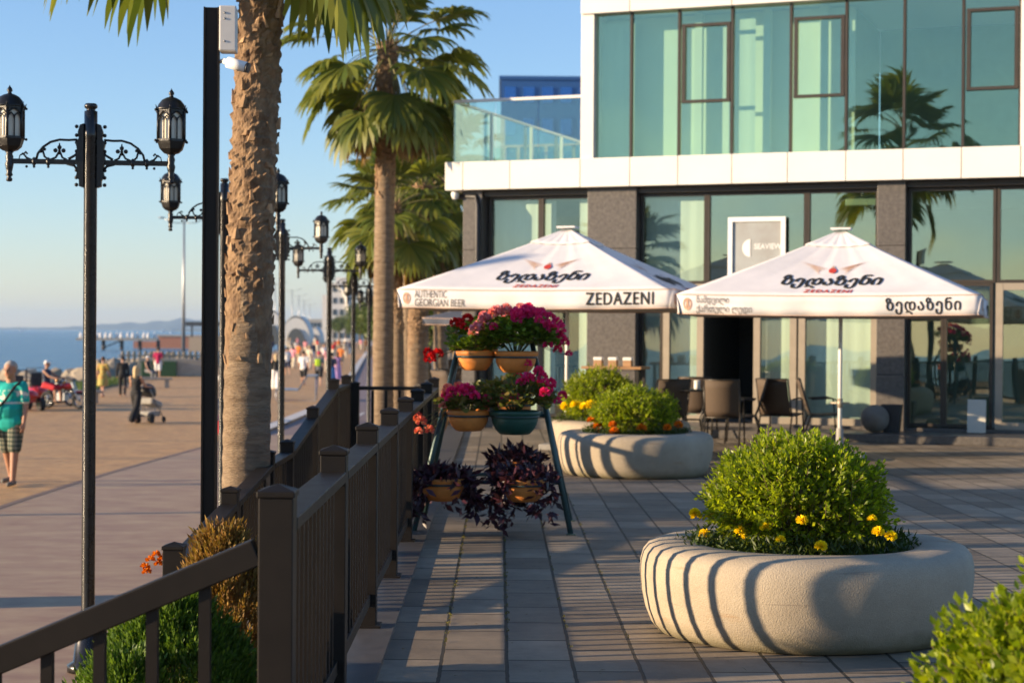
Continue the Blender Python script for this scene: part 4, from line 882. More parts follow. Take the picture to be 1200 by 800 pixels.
def pot(x, z, bk, R_, potmat, kind, label, heads=(), pr=.30, ph=.28, outx=0, petals=None, drop=0, nleaf=900, extra=()):
    """bowl in an iron ring on the crossbar at height z; heads: (dx, dy, dz, size, petal)"""
    y = leg(0, z, bk).y+(R_*1.02 if bk else -R_*1.02)
    b = MB(); b.tube([(x+R_*.97*math.cos(2*math.pi*k/24), y+R_*.97*math.sin(2*math.pi*k/24), z) for k in range(24)], .011, 6, closed=True)
    b.build('pot_ring', GREENP, ST)
    M_ = Matrix.Translation(ST.location) @ Matrix.Rotation(ST.rotation_euler.z, 4, 'Z'); o = thing('potted_plant', label, 'potted plant', M_ @ Vector((x, y, z)), ST.rotation_euler.z, 'bowls of flowers on the stand')
    b = MB(); h = R_*.74
    b.lathe([(R_*.55, -h), (R_*.62, -h+.004), (R_*.80, -h*.72), (R_*.91, -h*.42), (R_*.95, -.03), (R_*.94, .0), (R_*1.05, .012), (R_*1.07, .03), (R_*1.05, .045), (R_*.96, .047), (R_*.93, .03), (R_*.9, .02)], n=32); b.build('bowl', potmat, o)
    b = MB(); b.lathe([(.001, .022), (R_*.915, .02)], n=20); b.build('soil', SOIL, o)
    heads = list(heads)
    for cnt, a0, a1, pm in extra:        # more umbels scattered over the top of the foliage, between two bearings
        for k in range(cnt):
            a = random.uniform(a0, a1); q = math.sqrt(random.uniform(.05, 1))*pr*1.0; heads.append((q*math.cos(a), q*math.sin(a), ph*(.52+.62*math.sqrt(max(0, 1-(q/pr)**2)))+random.uniform(.01, .05), random.uniform(.036, .052), pm))
    if kind == 'geranium':
        n = nleaf; P = rdir(n, -.25); rr = rng.uniform(.35, 1, n)[:, None]**.6; P = P*rr*np.array([pr, pr*.95, ph*.60])*(1+.15*np.sin(P[:, :1]*6+P[:, 1:2]*5))+np.array([0, 0, ph*.48])
        D = P-np.array([0, 0, ph*.3]); D = D/np.linalg.norm(D, axis=1, keepdims=True)+rng.normal(0, .5, (n, 3)); D[:, 2] *= .5
        s = rng.uniform(.030, .055, n); link('foliage', npmesh('foliage', *scatter(P, D, s, s*1.05, ROUND_T, ROUND_F, upv=np.array([0, -.3, 1.0])), petals or GER), o)
        b = MB()
        for k in range(16):
            a = k*2.4; q = random.uniform(.3, .8)*pr; b.tube([(.03*math.cos(a), .03*math.sin(a), .02), (q*.6*math.cos(a), q*.6*math.sin(a), ph*.5), (q*math.cos(a), q*math.sin(a), ph*.95)], [.007, .005, .003], 5)
        for hx, hy, hz_, r, pm in heads: b.tube([(hx*.4, hy*.4, ph*.4), (hx*.85, hy*.85, hz_*.8), (hx, hy, hz_-.01)], [.003, .0025, .002], 4)
        b.build('stems', M('geranium_stem', (.12, .13, .04), .6) if 'geranium_stem' not in bpy.data.materials else bpy.data.materials['geranium_stem'], o)
        for hx, hy, hz_, r, pm in heads:
            v, f = umbel(r, int(34+r*300)); link('flower_head', npmesh('flower_head', v+np.array([hx, hy, hz_]), f, pm), o)
    else:
        n = 330; P = rdir(n, -.1)*rng.uniform(.4, 1, (n, 1))*np.array([pr, pr, ph])+np.array([0, 0, .04]); D = rdir(n, -.6)+P*2.2; s = rng.uniform(.065, .115, n); parts = [scatter(P, D, s, s*.42)]
        for k in range(26):              # trailing shoots over the rim
            a = random.uniform(-math.pi*.36, math.pi*1.36); q = R_*random.uniform(1.0, 1.3); L = random.uniform(.10, drop); m = int(6+L*45); t = np.linspace(0, 1, m)
            Q = np.stack([math.cos(a)*(q+.06*t), math.sin(a)*(q+.06*t), .06-L*t*1.2], 1)+rng.normal(0, .012, (m, 3)); Dd = rdir(m, -.9)+np.array([0, 0, -.5]); s = rng.uniform(.065, .115, m); parts.append(scatter(Q, Dd, s, s*.42))
        link('foliage', npmesh('foliage', *join(parts), PURP), o)
    return o
H_ = lambda pts, pm: [(x, y, z, r, pm) for x, y, z, r in pts]
pot(.17, 1.40, 0, .172, TERRA, 'geranium', 'big geranium with magenta and pink blossoms in the front right top bowl', H_([(.0, -.12, .36, .045), (.07, -.15, .35, .05), (.16, -.1, .35, .05), (.24, -.1, .27, .05), (.30, -.06, .24, .05), (.36, -.02, .15, .05), (.39, -.04, .12, .045), (.26, -.2, .10, .04), (.34, .05, .06, .04), (.1, .05, .40, .04), (.20, .08, .36, .045), (-.17, -.25, .24, .035), (.43, .02, .03, .03)], MAG)+H_([(-.24, -.14, .29, .055), (-.30, -.1, .24, .05), (-.10, -.1, .37, .045), (-.18, -.05, .36, .045), (-.08, .05, .39, .045), (.03, .12, .40, .04), (-.34, -.05, .20, .045), (-.26, .08, .33, .045)], PNK), .37, .30, nleaf=1500, extra=((20, -1.6, 1.4, MAG), (14, 1.6, 4.4, PNK)))
pot(-.16, 1.40, 0, .150, TERRA, 'geranium', 'small red geranium in the front left top bowl', H_([(-.30, -.05, .02, .045), (-.36, -.08, -.02, .05), (-.38, -.02, .03, .04)], REDP), .20, .16, nleaf=350)
pot(-.13, 1.47, 1, .150, TERRA, 'geranium', 'red geranium in the rear left top bowl, raised behind the others', H_([(-.12, -.05, .18, .05), (-.06, -.1, .16, .04), (.04, -.1, .24, .045), (.06, -.05, .2, .045), (.02, -.12, .15, .04)], REDP), .26, .2, nleaf=500, extra=((5, 2, 4.5, REDP),))
pot(-.20, .93, 0, .165, TERRA, 'geranium', 'sparse salmon geranium in the terracotta bowl on the left of the middle tier', H_([(-.06, -.12, .22, .04), (.02, -.12, .21, .04), (-.15, -.13, .14, .035), (-.19, -.05, .16, .03)], MAG)+H_([(-.2, -.08, .08, .035), (.14, -.1, .06, .03), (-.38, -.02, -.05, .045), (-.42, .02, -.02, .05), (-.32, .05, -.12, .04), (-.40, .0, -.13, .035)], SAL), .24, .17, petals=GERD, nleaf=420, extra=((5, -2.5, -.5, MAG), (4, 2, 4, SAL)))
pot(.17, .93, 0, .195, GREENPOT, 'geranium', 'straggly geranium with magenta blossoms in the dark green bowl', H_([(.12, -.1, .30, .045), (.19, -.12, .36, .045), (.05, -.1, .27, .04), (.26, -.08, .22, .05), (.0, -.1, .16, .04), (-.08, -.1, .16, .035), (.34, -.05, .13, .035), (.10, .05, .42, .035)], MAG)+H_([(-.1, -.15, .10, .03), (.24, -.12, .18, .03)], SAL), .33, .27, petals=GERD, nleaf=800, extra=((7, -1.5, 1.5, MAG),))
pot(.13, .99, 1, .165, TERRA, 'geranium', 'geranium with few blossoms in the rear bowl of the middle tier', H_([(.2, 0, .2, .04), (.42, 0, .08, .04)], MAG), .30, .22, petals=GERD, nleaf=500)
pot(-.39, .40, 0, .180, TERRA, 'purple', 'purple trailing plant in the left bowl of the lowest tier', (), .24, .10, drop=.30)
pot(.25, .40, 0, .180, TERRA, 'purple', 'purple trailing plant in the right bowl of the lowest tier', (), .26, .10, drop=.34)
pot(.16, .46, 1, .165, TERRA, 'purple', 'purple leaved plant in the rear bowl of the lowest tier', (), .25, .11, drop=.15)

# ------------------------------------------------------------------ plants along the lower bed
THU = LEAF('thuja_scale', [(.04, .09, .012), (.075, .15, .018), (.16, .26, .025), (.035, .075, .012)], .3, .5); THB = LEAF('dried_thuja_scale', [(.30, .17, .045), (.22, .11, .03), (.16, .12, .03), (.36, .22, .05)], .3, .6)
def thuja(label, loc, r, h, nf, mat, lean=(0, 0)):
    """upright conifer: vertical flat sprays of scale leaves"""
    o = thing('thuja_shrub', label, 'shrub', loc, 0, 'conifers beside the ramp'); parts = []
    t = rng.uniform(.02, 1, nf)**.8; a = rng.uniform(0, 2*math.pi, nf); pr = r*np.sin(np.pi*np.clip(t*.86+.12, 0, 1))**.75*(1+.12*np.sin(a*5+t*9)); q = rng.uniform(.55, 1, nf)**.5
    C = np.stack([pr*q*np.cos(a)+lean[0]*t, pr*q*np.sin(a)+lean[1]*t, t*h*.93], 1); A = np.stack([np.cos(a)*.35, np.sin(a)*.35, np.ones(nf)], 1)+rng.normal(0, .22, (nf, 3)); A /= np.linalg.norm(A, axis=1, keepdims=True)
    Tn = np.stack([-np.sin(a), np.cos(a), np.zeros(nf)], 1)*1.0+rng.normal(0, .6, (nf, 3)); Tn -= A*np.sum(A*Tn, 1, keepdims=True); Tn /= np.linalg.norm(Tn, axis=1, keepdims=True)
    for j in range(13):
        u = (j//2+1)/7*.13; s = 0 if j == 12 else (1 if j % 2 else -1); wd = .5*(1-.55*(j//2)/6)
        D = A+Tn*s*wd*1.1; parts.append(scatter(C+A*u, D, rng.uniform(.020, .036, nf)*(1.2 if s == 0 else 1), .011))
        if s: parts.append(scatter(C+A*u+Tn*s*.018, A+Tn*s*.3, rng.uniform(.016, .028, nf), .010))
    link('foliage', npmesh('foliage', *join(parts), mat), o)
    b = MB(); b.tube([(0, 0, 0), (lean[0]*.5, lean[1]*.5, h*.5), (lean[0]*.9, lean[1]*.9, h*.85)], [.03, .02, .006], 6); b.build('trunk', TWIG, o); return o
c = at(205, 395, 7.35); thuja('dense green thuja behind the sloping handrail', (c.x, 7.35, -.65), .40, 1.14, 2300, THU)
c = at(150, 395, 7.0); thuja('lower green thuja at the left of the pair behind the sloping handrail', (c.x, 7.0, -.7), .26, 1.0, 1100, THU)
c = at(268, 395, 8.05); thuja('dried brown and orange thuja beside the nearest railing post', (c.x, 8.05, -.65), .24, 1.36, 1300, THB, (-.02, 0))
def leafy(label, loc, n, sp, h, ls, mat, heads=(), petal=ORA, hr=.035, name='leafy_plant', cat='plant', group='small plants along the ramp'):
    o = thing(name, label, cat, loc, 0, group); P = rdir(n, 0)*rng.uniform(.3, 1, (n, 1))*np.array([sp, sp, h]); D = P*np.array([1, 1, .5])/sp+rdir(n, -.1)*.6+np.array([0, 0, .5])
    s = rng.uniform(.7, 1.2, n)*ls; link('foliage', npmesh('foliage', *scatter(P, D, s, s*.4), mat), o)
    b = MB()
    for k in range(7): a = k*2.4; b.tube([(0, 0, 0), (sp*.3*math.cos(a), sp*.3*math.sin(a), h*.5), (sp*.6*math.cos(a), sp*.6*math.sin(a), h*.9)], [.006, .005, .003], 5)
    b.build('stems', TWIG, o)
    for x, y, z in heads: v, f = pompom(hr, 50); link('blossom', npmesh('blossom', v+np.array([x, y, z]), f, petal), o)
    return o
SAGE = LEAF('grey_green_leaf', [(.10, .14, .05), (.15, .19, .07), (.08, .11, .04)], .35)
c = at(186, 395, 10.1); leafy('orange marigold plant beside the first ramp post', (c.x, 10.1, -.72), 500, .20, .42, .06, SAGE, [(at(x, y, 10).x-c.x, -.1, at(x, y, 10).z+.72) for x, y in ((170, 664), (176, 656), (183, 650), (190, 655), (196, 650), (172, 670), (198, 664), (186, 661))], name='marigold_plant', cat='flower', hr=.027)
c = at(285, 395, 7.25); leafy('low plant with small orange flowers at the foot of the brown thuja', (c.x-.02, 7.25, -.66), 300, .16, .40, .05, MGL, [(.02, -.1, .32), (.06, -.08, .25), (-.03, -.1, .2)], hr=.025, name='marigold_plant', cat='flower')
c = at(82, 395, 9.2); leafy('grey-green leafy plant seen between the handrail bars', (c.x, 9.2, -.74), 260, .22, .22, .075, SAGE)
c = at(12, 395, 8.6); leafy('grey-green leafy plant at the very left below the handrail', (c.x, 8.6, -.74), 260, .22, .24, .075, SAGE)
c = at(262, 395, 12.9); leafy('sprig of green leaves at the foot of the thick palm', (c.x-.02, 12.9, -.72), 90, .10, .38, .05, SAGE)
for x, d, n in ((430, 22.3, 1), (462, 23.5, 2), (478, 22, 3)):
    c = at(x, 395, d); leafy(('low green bush left of', 'low green bush right of', 'green bush at the foot of')[n-1]+' the far palm trunk behind the cross rail', (c.x, d, -.72), 260, .3, .62, .08, GER)

# ------------------------------------------------------------------ tables and chairs
SLING = M('brown_sling_fabric', (.085, .06, .042), .75, var=.12, vs=40); CHF = M('dark_chair_frame', (.03, .027, .024), .4, .4)
def chair():
    o = thing('terrace_chair', '', 'chair', (0, 0, 0), 0, 'dark metal sling chairs on the terrace')
    for s in (-1, 1):
        b = MB(); b.tube([(s*.27, -.27, 0), (s*.26, -.24, .42), (s*.26, -.22, .63), (s*.26, -.12, .66), (s*.26, .16, .64)], .013, 8); b.build('leg', CHF, o)
        b = MB(); b.tube([(s*.25, .30, 0), (s*.25, .16, .40), (s*.25, .20, .5), (s*.25, .33, .94)], .013, 8); b.build('leg', CHF, o)
    b = MB(); b.tube([(-.25, .33, .94), (.25, .33, .94)], .012, 8); b.build('back_bar', CHF, o); b = MB(); b.tube([(-.25, -.24, .42), (.25, -.24, .42)], .012, 8); b.tube([(-.25, .16, .40), (.25, .16, .40)], .012, 8)
    for s in (-1, 1): b.tube([(s*.25, -.24, .42), (s*.25, .0, .40), (s*.25, .16, .40)], .012, 8)
    b.build('frame', CHF, o)
    prof = [(-.24, .432), (-.1, .415), (.05, .405), (.15, .41), (.195, .50), (.25, .66), (.30, .82), (.332, .935)]; b = MB()
    b.add([(x, y, z) for y, z in prof[:4] for x in (-.235, 0, .235)], [(3*i+j, 3*i+j+1, 3*i+j+4, 3*i+j+3) for i in range(3) for j in range(2)], True); b.build('seat', SLING, o, solid=.006)
    b = MB(); b.add([(x, y+.012-.02*(1-abs(x)/.235), z) for y, z in prof[3:] for x in (-.235, 0, .235)], [(3*i+j, 3*i+j+1, 3*i+j+4, 3*i+j+3) for i in range(4) for j in range(2)], True); b.build('backrest', SLING, o, solid=.006)
    return o
def table(loc, label, top=.75, r=.4, wood=False, rz=0, rect=None):
    o = thing('terrace_table', label, 'table', loc, rz, 'tables on the terrace'); b = MB()
    if rect: b.box((0, 0, top-.02), (rect[0], rect[1], .04))
    else: b.lathe([(r-.01, top-.03), (r, top-.02), (r, top), (.001, top+.001)], n=28)
    b.build('tabletop', M('oiled_wood', (.36, .20, .09), .5, c2=(.24, .13, .06), vs=4, stretch=(.6, 8, 1)) if wood else IRON, o, bevel=.004)
    for k in range(4):
        a = math.pi/4+k*math.pi/2; e = (rect[0]/2-.08, rect[1]/2-.08) if rect else (r*.75, r*.75); sx, sy = math.copysign(1, math.cos(a)), math.copysign(1, math.sin(a)); b = MB()
        if rect: b.box((sx*e[0], sy*e[1], (top-.04)/2), (.05, .05, top-.04))
        else: b.tube([(sx*e[0]*.8, sy*e[1]*.8, 0), (sx*.12, sy*.12, top*.45), (sx*.2, sy*.2, top*.7), (sx*e[0]*.75, sy*e[1]*.75, top-.03)], .014, 7)
        b.build('leg', CHF, o)
    if not rect: b = MB(); b.tube([(.12*math.cos(t), .12*math.sin(t), top*.45) for t in np.linspace(0, 6.0, 13)], .01, 6); b.build('ring', CHF, o)
    return o
c0 = chair(); first = True
for px, d, rz, lab in ((849, 25.5, 2.9, 'brown sling chair seen from behind, nearest the open doorway'), (873, 26.0, -1.75, 'brown sling chair turned sideways, in front of the glass door'), (818, 27.0, 2.9, 'brown sling chair behind the small iron table'), (781, 25.6, 3.4, 'brown sling chair just right of the middle box shrub'),
                       (533, 30.5, 2.2, 'dark chair beside the railing left of the flower stand'), (508, 31.5, 4.0, 'dark chair nearest the palm trunks'), (556, 31.6, .5, 'dark chair seen under the stand bowls'), (962, 26.5, 1.5, 'dark sling chair behind the right umbrella pole'), (915, 26.3, 2.6, 'dark sling chair behind the front shrub')):
    p = at(px, 395, d)
    if first: c0.location = (p.x, d, 0); c0.rotation_euler.z = rz; c0['label'] = lab; first = False
    else: dup(c0, (p.x, d, 0), rz, lab)
p = at(812, 395, 25.6); table((p.x, 25.6, 0), 'small round black iron table with a white cup and holder on it', .80, .33)
tp = p
b = MB(); b.lathe([(.045, 0), (.05, .01), (.05, .13), (.042, .13), (.042, .02), (.0, .015)], n=16); tag(b.build('cup', WHITE, None, (p.x+.05, 25.5, .80)), 'white cup on the small round iron table', 'cup')
b = MB(); b.box((0, 0, .01), (.10, .08, .02)); b.box((-.045, 0, .08), (.012, .08, .14)); b.box((.045, 0, .08), (.012, .08, .14)); tag(b.build('napkin_holder', M('light_wood', (.5, .36, .2), .6), None, (p.x-.12, 25.5, .80)), 'small wooden napkin holder beside the white cup', 'napkin holder')
p = at(722, 395, 27.2); table((p.x, 27.2, 0), 'high wooden table against the granite pillar', 1.09, rect=(.95, .5), wood=True, rz=-TH)
for k, nm in enumerate(('left', 'middle', 'right')):
    b = MB(); b.box((0, 0, .045), (.13, .10, .09)); q = b.build('napkin_box', M('wood_box', (.35, .2, .1), .6) if k == 0 else bpy.data.materials['wood_box'], None, (p.x-.27+.22*k, 27.15+.0-.07*k, 1.09), -TH, bevel=.006); tag(q, '%s one of three boxes of white napkins on the high wooden table' % nm, 'napkin box', 'napkin boxes on the high table')
    b = MB(); b.box((0, 0, .115), (.14, .09, .05)); b.build('napkins', WHITE, q, bevel=.012)
p = at(525, 395, 31); table((p.x, 31, 0), 'dark round table among the chairs behind the flower stand', .75, .4)
q = B.matrix_world
def onfac(s, off, z): v = O+UAX*s+NRM*off; return Vector((v.x, v.y, z))
b = MB(); b.ball((0, 0, .21), .215, 24, (1, 1, .98)); tag(b.build('stone_ball', M('stone_grey', (.17, .155, .13), .85, var=.2, bump=.002), None, onfac(fs(1033), .55, .13)), 'grey stone ball on the doorstep by the granite pillar', 'stone ball')
b = MB(); b.prism([(-.11, 0), (.11, 0), (.15, .42), (-.15, .42)], -.13, .13); pb = b.build('square_planter', BLACK, None, onfac(fs(1050), .35, .13), -TH, bevel=.01); tag(pb, 'black square plant pot beside the grey stone ball', 'plant pot')
s0 = fs(1147); b = MB(); b.box((0, 0, .26), (.27, .025, .5), mat=None); sg = b.build('white_board', M('cream_board', (.58, .56, .47), .6, var=.06), None, onfac(s0, .22, .135), -TH, bevel=.004); sg.rotation_euler.x = -.1; tag(sg, 'small blank cream board leaning on the glass by the right door', 'board')

# small things fallen on the paving, moss in the joints
n = 170; px_ = np.concatenate([rng.normal(.2, .5, 60), rng.uniform(-.4, 3.5, 60), rng.normal(1.7, .9, 50)]); py_ = np.concatenate([rng.uniform(8, 18, 60), rng.uniform(8, 20, 60), rng.normal(9.2, .9, 50)])
keep = (px_ > -.5) & (np.hypot(px_-PL[0].location.x, py_-9.62) > .82); px_, py_ = px_[keep], py_[keep]; n = len(px_)
D = rng.normal(size=(n, 3)); D[:, 2] = .03
fl_ = link('fallen_leaves', npmesh('fallen_leaves', *scatter(np.stack([px_, py_, np.full(n, .006)], 1), D, rng.uniform(.012, .04, n), rng.uniform(.006, .016, n), upv=np.array([0, 0, 4.0])), LEAF('fallen_leaf', [(.14, .08, .03), (.10, .09, .03), (.20, .13, .05), (.05, .04, .03)], .1, .8))); fl_['kind'] = 'stuff'
P = []; 
for jx in (-.264, .055, .373, .691):
    for k in range(60 if jx < .1 else 25): yy = rng.uniform(9, 20); P += [(jx+rng.normal(0, .006), yy+rng.normal(0, .04), .002) for _ in range(6)]
P = np.array(P); ms_ = link('joint_moss', npmesh('joint_moss', *scatter(P, rdir(len(P), .2)+np.array([0, 0, .4]), rng.uniform(.006, .018, len(P)), .006), LEAF('joint_moss', [(.10, .11, .02), (.18, .16, .03), (.07, .07, .02)], .3, .8))); ms_['kind'] = 'stuff'

# ------------------------------------------------------------------ people: one continuous body each, clothing as children
SKIN = M('skin', (.50, .27, .17), .55, var=.06); SKIND = M('tanned_skin', (.40, .20, .12), .55, var=.06)
def C(n, c, r=.85, **k): return bpy.data.materials.get(n) or M(n, c, r, **k)
def remesh(b, name, mat, par, vox, sm=4):
    me = bpy.data.meshes.new(name); me.from_pydata(b.v, [], b.f); t = bpy.data.objects.new('t', me); COL.objects.link(t)
    q = t.modifiers.new('r', 'REMESH'); q.mode = 'VOXEL'; q.voxel_size = vox; q.use_smooth_shade = True
    q = t.modifiers.new('s', 'SMOOTH'); q.iterations = sm; q.factor = .5
    bpy.context.view_layer.update(); m2 = bpy.data.meshes.new_from_object(t.evaluated_get(bpy.context.evaluated_depsgraph_get())); bpy.data.objects.remove(t); bpy.data.meshes.remove(me)
    m2.materials.clear(); m2.materials.append(mat); m2.name = name; return link(name, m2, par)
def cap(b, a, c, ra, rc, n=10):
    a, c = Vector(a), Vector(c); b.tube([a, a+(c-a)*.5, c], [ra, (ra+rc)/2, rc], n); b.ball(a, ra, n); b.ball(c, rc, n)
def joints(stride=0.0, arm=(0, 0), elbow=(.25, .25), sit=False, reach=None, fat=1.0):
    J = {}; J['pel'] = Vector((0, 0, .96)); J['waist'] = Vector((0, .0, 1.10)); J['chest'] = Vector((0, .0, 1.30)); J['neck'] = Vector((0, .01, 1.50)); J['head'] = Vector((0, -.025, 1.645))
    for s, nm in ((1, 'l'), (-1, 'r')):
        hip = Vector((s*.095, 0, .93)); th = stride*s; kb = max(0, -stride*s)*.9+.05
        if sit: th, kb = 1.35, 1.35; hip.x = s*.11
        kn = hip+Vector((s*.03*(2.5 if sit else .3), -math.sin(th)*.44, -math.cos(th)*.44)); an = kn+Vector((0, -math.sin(th-kb)*.42, -math.cos(th-kb)*.42))
        toe = an+Vector((s*.03, -.17, -.055)); J['hip'+nm], J['kn'+nm], J['an'+nm], J['toe'+nm] = hip, kn, an, toe
        sh = Vector((s*.185, .01, 1.42)); aa = arm[0 if s > 0 else 1]; e = elbow[0 if s > 0 else 1]
        el = sh+Vector((s*.055*fat, -math.sin(aa)*.29, -math.cos(aa)*.29)); wr = el+Vector((s*.012, -math.sin(aa+e)*.25, -math.cos(aa+e)*.25)); hd = wr+(wr-el).normalized()*.10
        J['sh'+nm], J['el'+nm], J['wr'+nm], J['hd'+nm] = sh, el, wr, hd
    return J
def person(label, loc, rz, h=1.72, top=None, bottom=None, hair=None, stride=.0, arm=(0, 0), elbow=(.25, .25), sit=False, fat=1.0, vox=.02, skin=None, shoes=None, extra=None, female=False, group=None, detail=False):
    J = joints(stride, arm, elbow, sit, fat=fat); o = thing('person', label, 'person', loc, rz, group); k = h/1.75; o.scale = (k, k, k); skin = skin or SKIN
    f = fat; sw = .92 if female else 1.0; b = MB()
    def torso(b, g=0.0, low=True):
        cap(b, J['pel']+Vector((-.055, 0, -.02)), J['pel']+Vector((.055, 0, -.02)), .115*f+g, .115*f+g, 12)
        b.ball((0, -.02*(f-1)*4, 1.09), .15*f+g, 12, ((.88 if female else .95), .72*f**1.2, 1.0)); b.ball((0, 0, 1.28), .165*(.6+.4*f)+g, 12, (1.02*sw, .70*f**.5, 1.0))
        cap(b, (-.13*sw, .01, 1.395), (.13*sw, .01, 1.395), .07+g, .07+g); cap(b, (0, .01, 1.38), (0, .01, 1.44), .085+g*.7, .06+g*.4)
        if female:
            for s in (-1, 1): b.ball((s*.075, -.095, 1.28), .07+g, 8)
    def limb(b, names, rad, g=0.0, end=1.0):
        for (a, c), (ra, rc) in zip(zip(names, names[1:]), zip(rad, rad[1:])): cap(b, J[a], J[a]+(J[c]-J[a])*end, ra+g, ra+(rc-ra)*end+g)
    torso(b); cap(b, (0, .015, 1.44), (0, -.005, 1.57), .058*f**.8, .055*f**.6)
    hd = J['head']; b.ball(hd+Vector((0, .012, .03)), .098, 14, (.84*f**.4, .98, 1.0)); b.ball(hd+Vector((0, -.028, -.035)), .075, 12, (.84*f**.7, .85, 1.05)); b.ball(hd+Vector((0, -.05, -.088)), .036, 8, (1.1, .8, .8))
    b.ball(hd+Vector((0, -.103, -.014)), .017, 8, (.9, 1.1, 1.5)); b.ball(hd+Vector((0, -.092, .022)), .030, 8, (1.7, .5, .4))
    for s, nm in ((1, 'l'), (-1, 'r')):
        b.ball(hd+Vector((s*.082, .012, -.002)), .028, 8, (.4, .8, 1.1))
        limb(b, ('sh'+nm, 'el'+nm, 'wr'+nm), (.052*(.7+.3*f), .042, .028)); limb(b, ('hip'+nm, 'kn'+nm, 'an'+nm), (.088*(.6+.4*f), .055*f**.6, .038*f**.4)); cap(b, J['an'+nm]+Vector((0, .03, -.03)), J['toe'+nm], .04, .032)
        b.ball(J['an'+nm]+(J['kn'+nm]-J['an'+nm])*.65+Vector((0, .02, 0)), .056, 8, (1, 1, 1.6))
        w_, d = J['wr'+nm], (J['hd'+nm]-J['wr'+nm]).normalized(); fwd = Vector((0, -1, 0)); fwd = (fwd-d*fwd.dot(d)).normalized(); cap(b, w_, w_+d*.07, .027, .032); b.ball(w_+d*.055, .034, 8, (.55, 1.1, 1.1))
        inn = Vector((-s, 0, 0)); inn = (inn-d*inn.dot(d)).normalized()
        for q, L in ((-.030, .062), (-.010, .075), (.011, .078), (.031, .068)):
            p0 = w_+d*.08+fwd*q; p1 = p0+d*L*.5+inn*.006; cap(b, p0, p1, .0105, .0095, 6); cap(b, p1, p1+d*L*.38+inn*L*.32, .0095, .008, 6)
        p0 = w_+d*.03+fwd*.03; p1 = p0+d*.035+fwd*.028+inn*.01; cap(b, p0, p1, .013, .011, 6); cap(b, p1, p1+d*.03+inn*.012, .011, .009, 6)
    remesh(b, 'body', skin, o, vox if not detail else .0105, 2)
    if detail:
        b = MB()
        for s in (-1, 1): b.ball(hd+Vector((s*.032, -.0905, .004)), .011, 8, (1.3, .7, .7))
        b.build('eyes', C('dark_eye', (.03, .02, .015), .3), o); b = MB(); b.ball(hd+Vector((0, -.099, -.056)), .012, 8, (2.0, .5, .35)); b.build('mouth', C('lip', (.30, .10, .08), .5), o)
    if hair:
        kind, mt = hair; b = MB()
        b.ball(hd+Vector((0, .024, .042)), .106, 14, (.86*f**.4, .98, .96))
        if kind == 'long': cap(b, hd+Vector((0, .06, .02)), hd+Vector((0, .085, -.19)), .085, .07); b.ball(hd+Vector((-.055, .03, -.08)), .05, 8, (.7, 1, 1.8)); b.ball(hd+Vector((.055, .03, -.08)), .05, 8, (.7, 1, 1.8))
        if kind == 'bun': b.ball(hd+Vector((0, .10, .06)), .055, 8)
        if kind == 'cap': cap(b, hd+Vector((0, -.05, .055)), hd+Vector((0, -.13, .05)), .05, .03); b.v = [(x, y, max(z, hd.z+.035) if y < 0.02 else z) for x, y, z in b.v]
        elif kind != 'bald': b.v = [(x, (max(y, hd.y-.068) if z > hd.z+.055 else max(y, hd.y+.0)), z) for x, y, z in b.v]
        remesh(b, 'cap' if kind == 'cap' else 'hair', mt, o, min(vox, .016), 2)
    if top:
        kind, mt = top; b = MB(); torso(b, .016); 
        if kind in ('tshirt', 'long', 'dress'):
            for nm in 'lr':
                limb(b, ('sh'+nm, 'el'+nm), (.058*(.7+.3*f), .056), .016, .72)
                if kind == 'long': limb(b, ('sh'+nm, 'el'+nm, 'wr'+nm), (.052, .045, .036), .014)
        if kind in ('tshirt', 'long'): cap(b, (-.06, 0, .91), (.06, 0, .91), .122*f+.012, .122*f+.012, 12)
        if kind == 'dress': b.tube([(0, 0, 1.0), (0, 0, .8), (0, .01, .50)], [.19, .22, .25], 16)
        remesh(b, 'dress' if kind == 'dress' else ('jacket' if kind == 'long' else 'shirt'), mt, o, vox, 3)
    if bottom:
        kind, mt = bottom; b = MB(); cap(b, J['pel']+Vector((-.055, 0, -.03)), J['pel']+Vector((.055, 0, -.03)), .118*f+.012, .118*f+.012, 12)
        for nm in 'lr':
            if kind == 'shorts': limb(b, ('hip'+nm, 'kn'+nm), (.098*(.6+.4*f), .075), .022, .92)
            elif kind == 'wide': limb(b, ('hip'+nm, 'kn'+nm, 'an'+nm), (.10, .10, .11), .012)
            else: limb(b, ('hip'+nm, 'kn'+nm, 'an'+nm), (.092*(.6+.4*f), .066, .052), .012)
        if kind == 'skirt': b.tube([(0, 0, 1.0), (0, 0, .7), (0, .01, .22)], [.16, .2, .24], 16)
        remesh(b, 'skirt' if kind == 'skirt' else ('shorts' if kind == 'shorts' else 'trousers'), mt, o, vox, 3)
    if shoes:
        b = MB()
        for nm in 'lr': cap(b, J['an'+nm]+Vector((0, .035, -.04)), J['toe'+nm]+Vector((0, -.01, -.002)), .044, .036)
        remesh(b, 'shoes', shoes, o, vox, 2)
    if extra: extra(o, J)
    return o
TEAL = M('teal_tshirt_print', (.0, .36, .31), .85, var=.05); nt = TEAL.node_tree; bb = nt.nodes['Principled BSDF']; src = bb.inputs['Base Color'].links[0].from_socket
tc = _n(nt, 'ShaderNodeTexCoord'); sp = _n(nt, 'ShaderNodeSeparateXYZ'); nt.links.new(tc.outputs['Object'], sp.inputs[0])
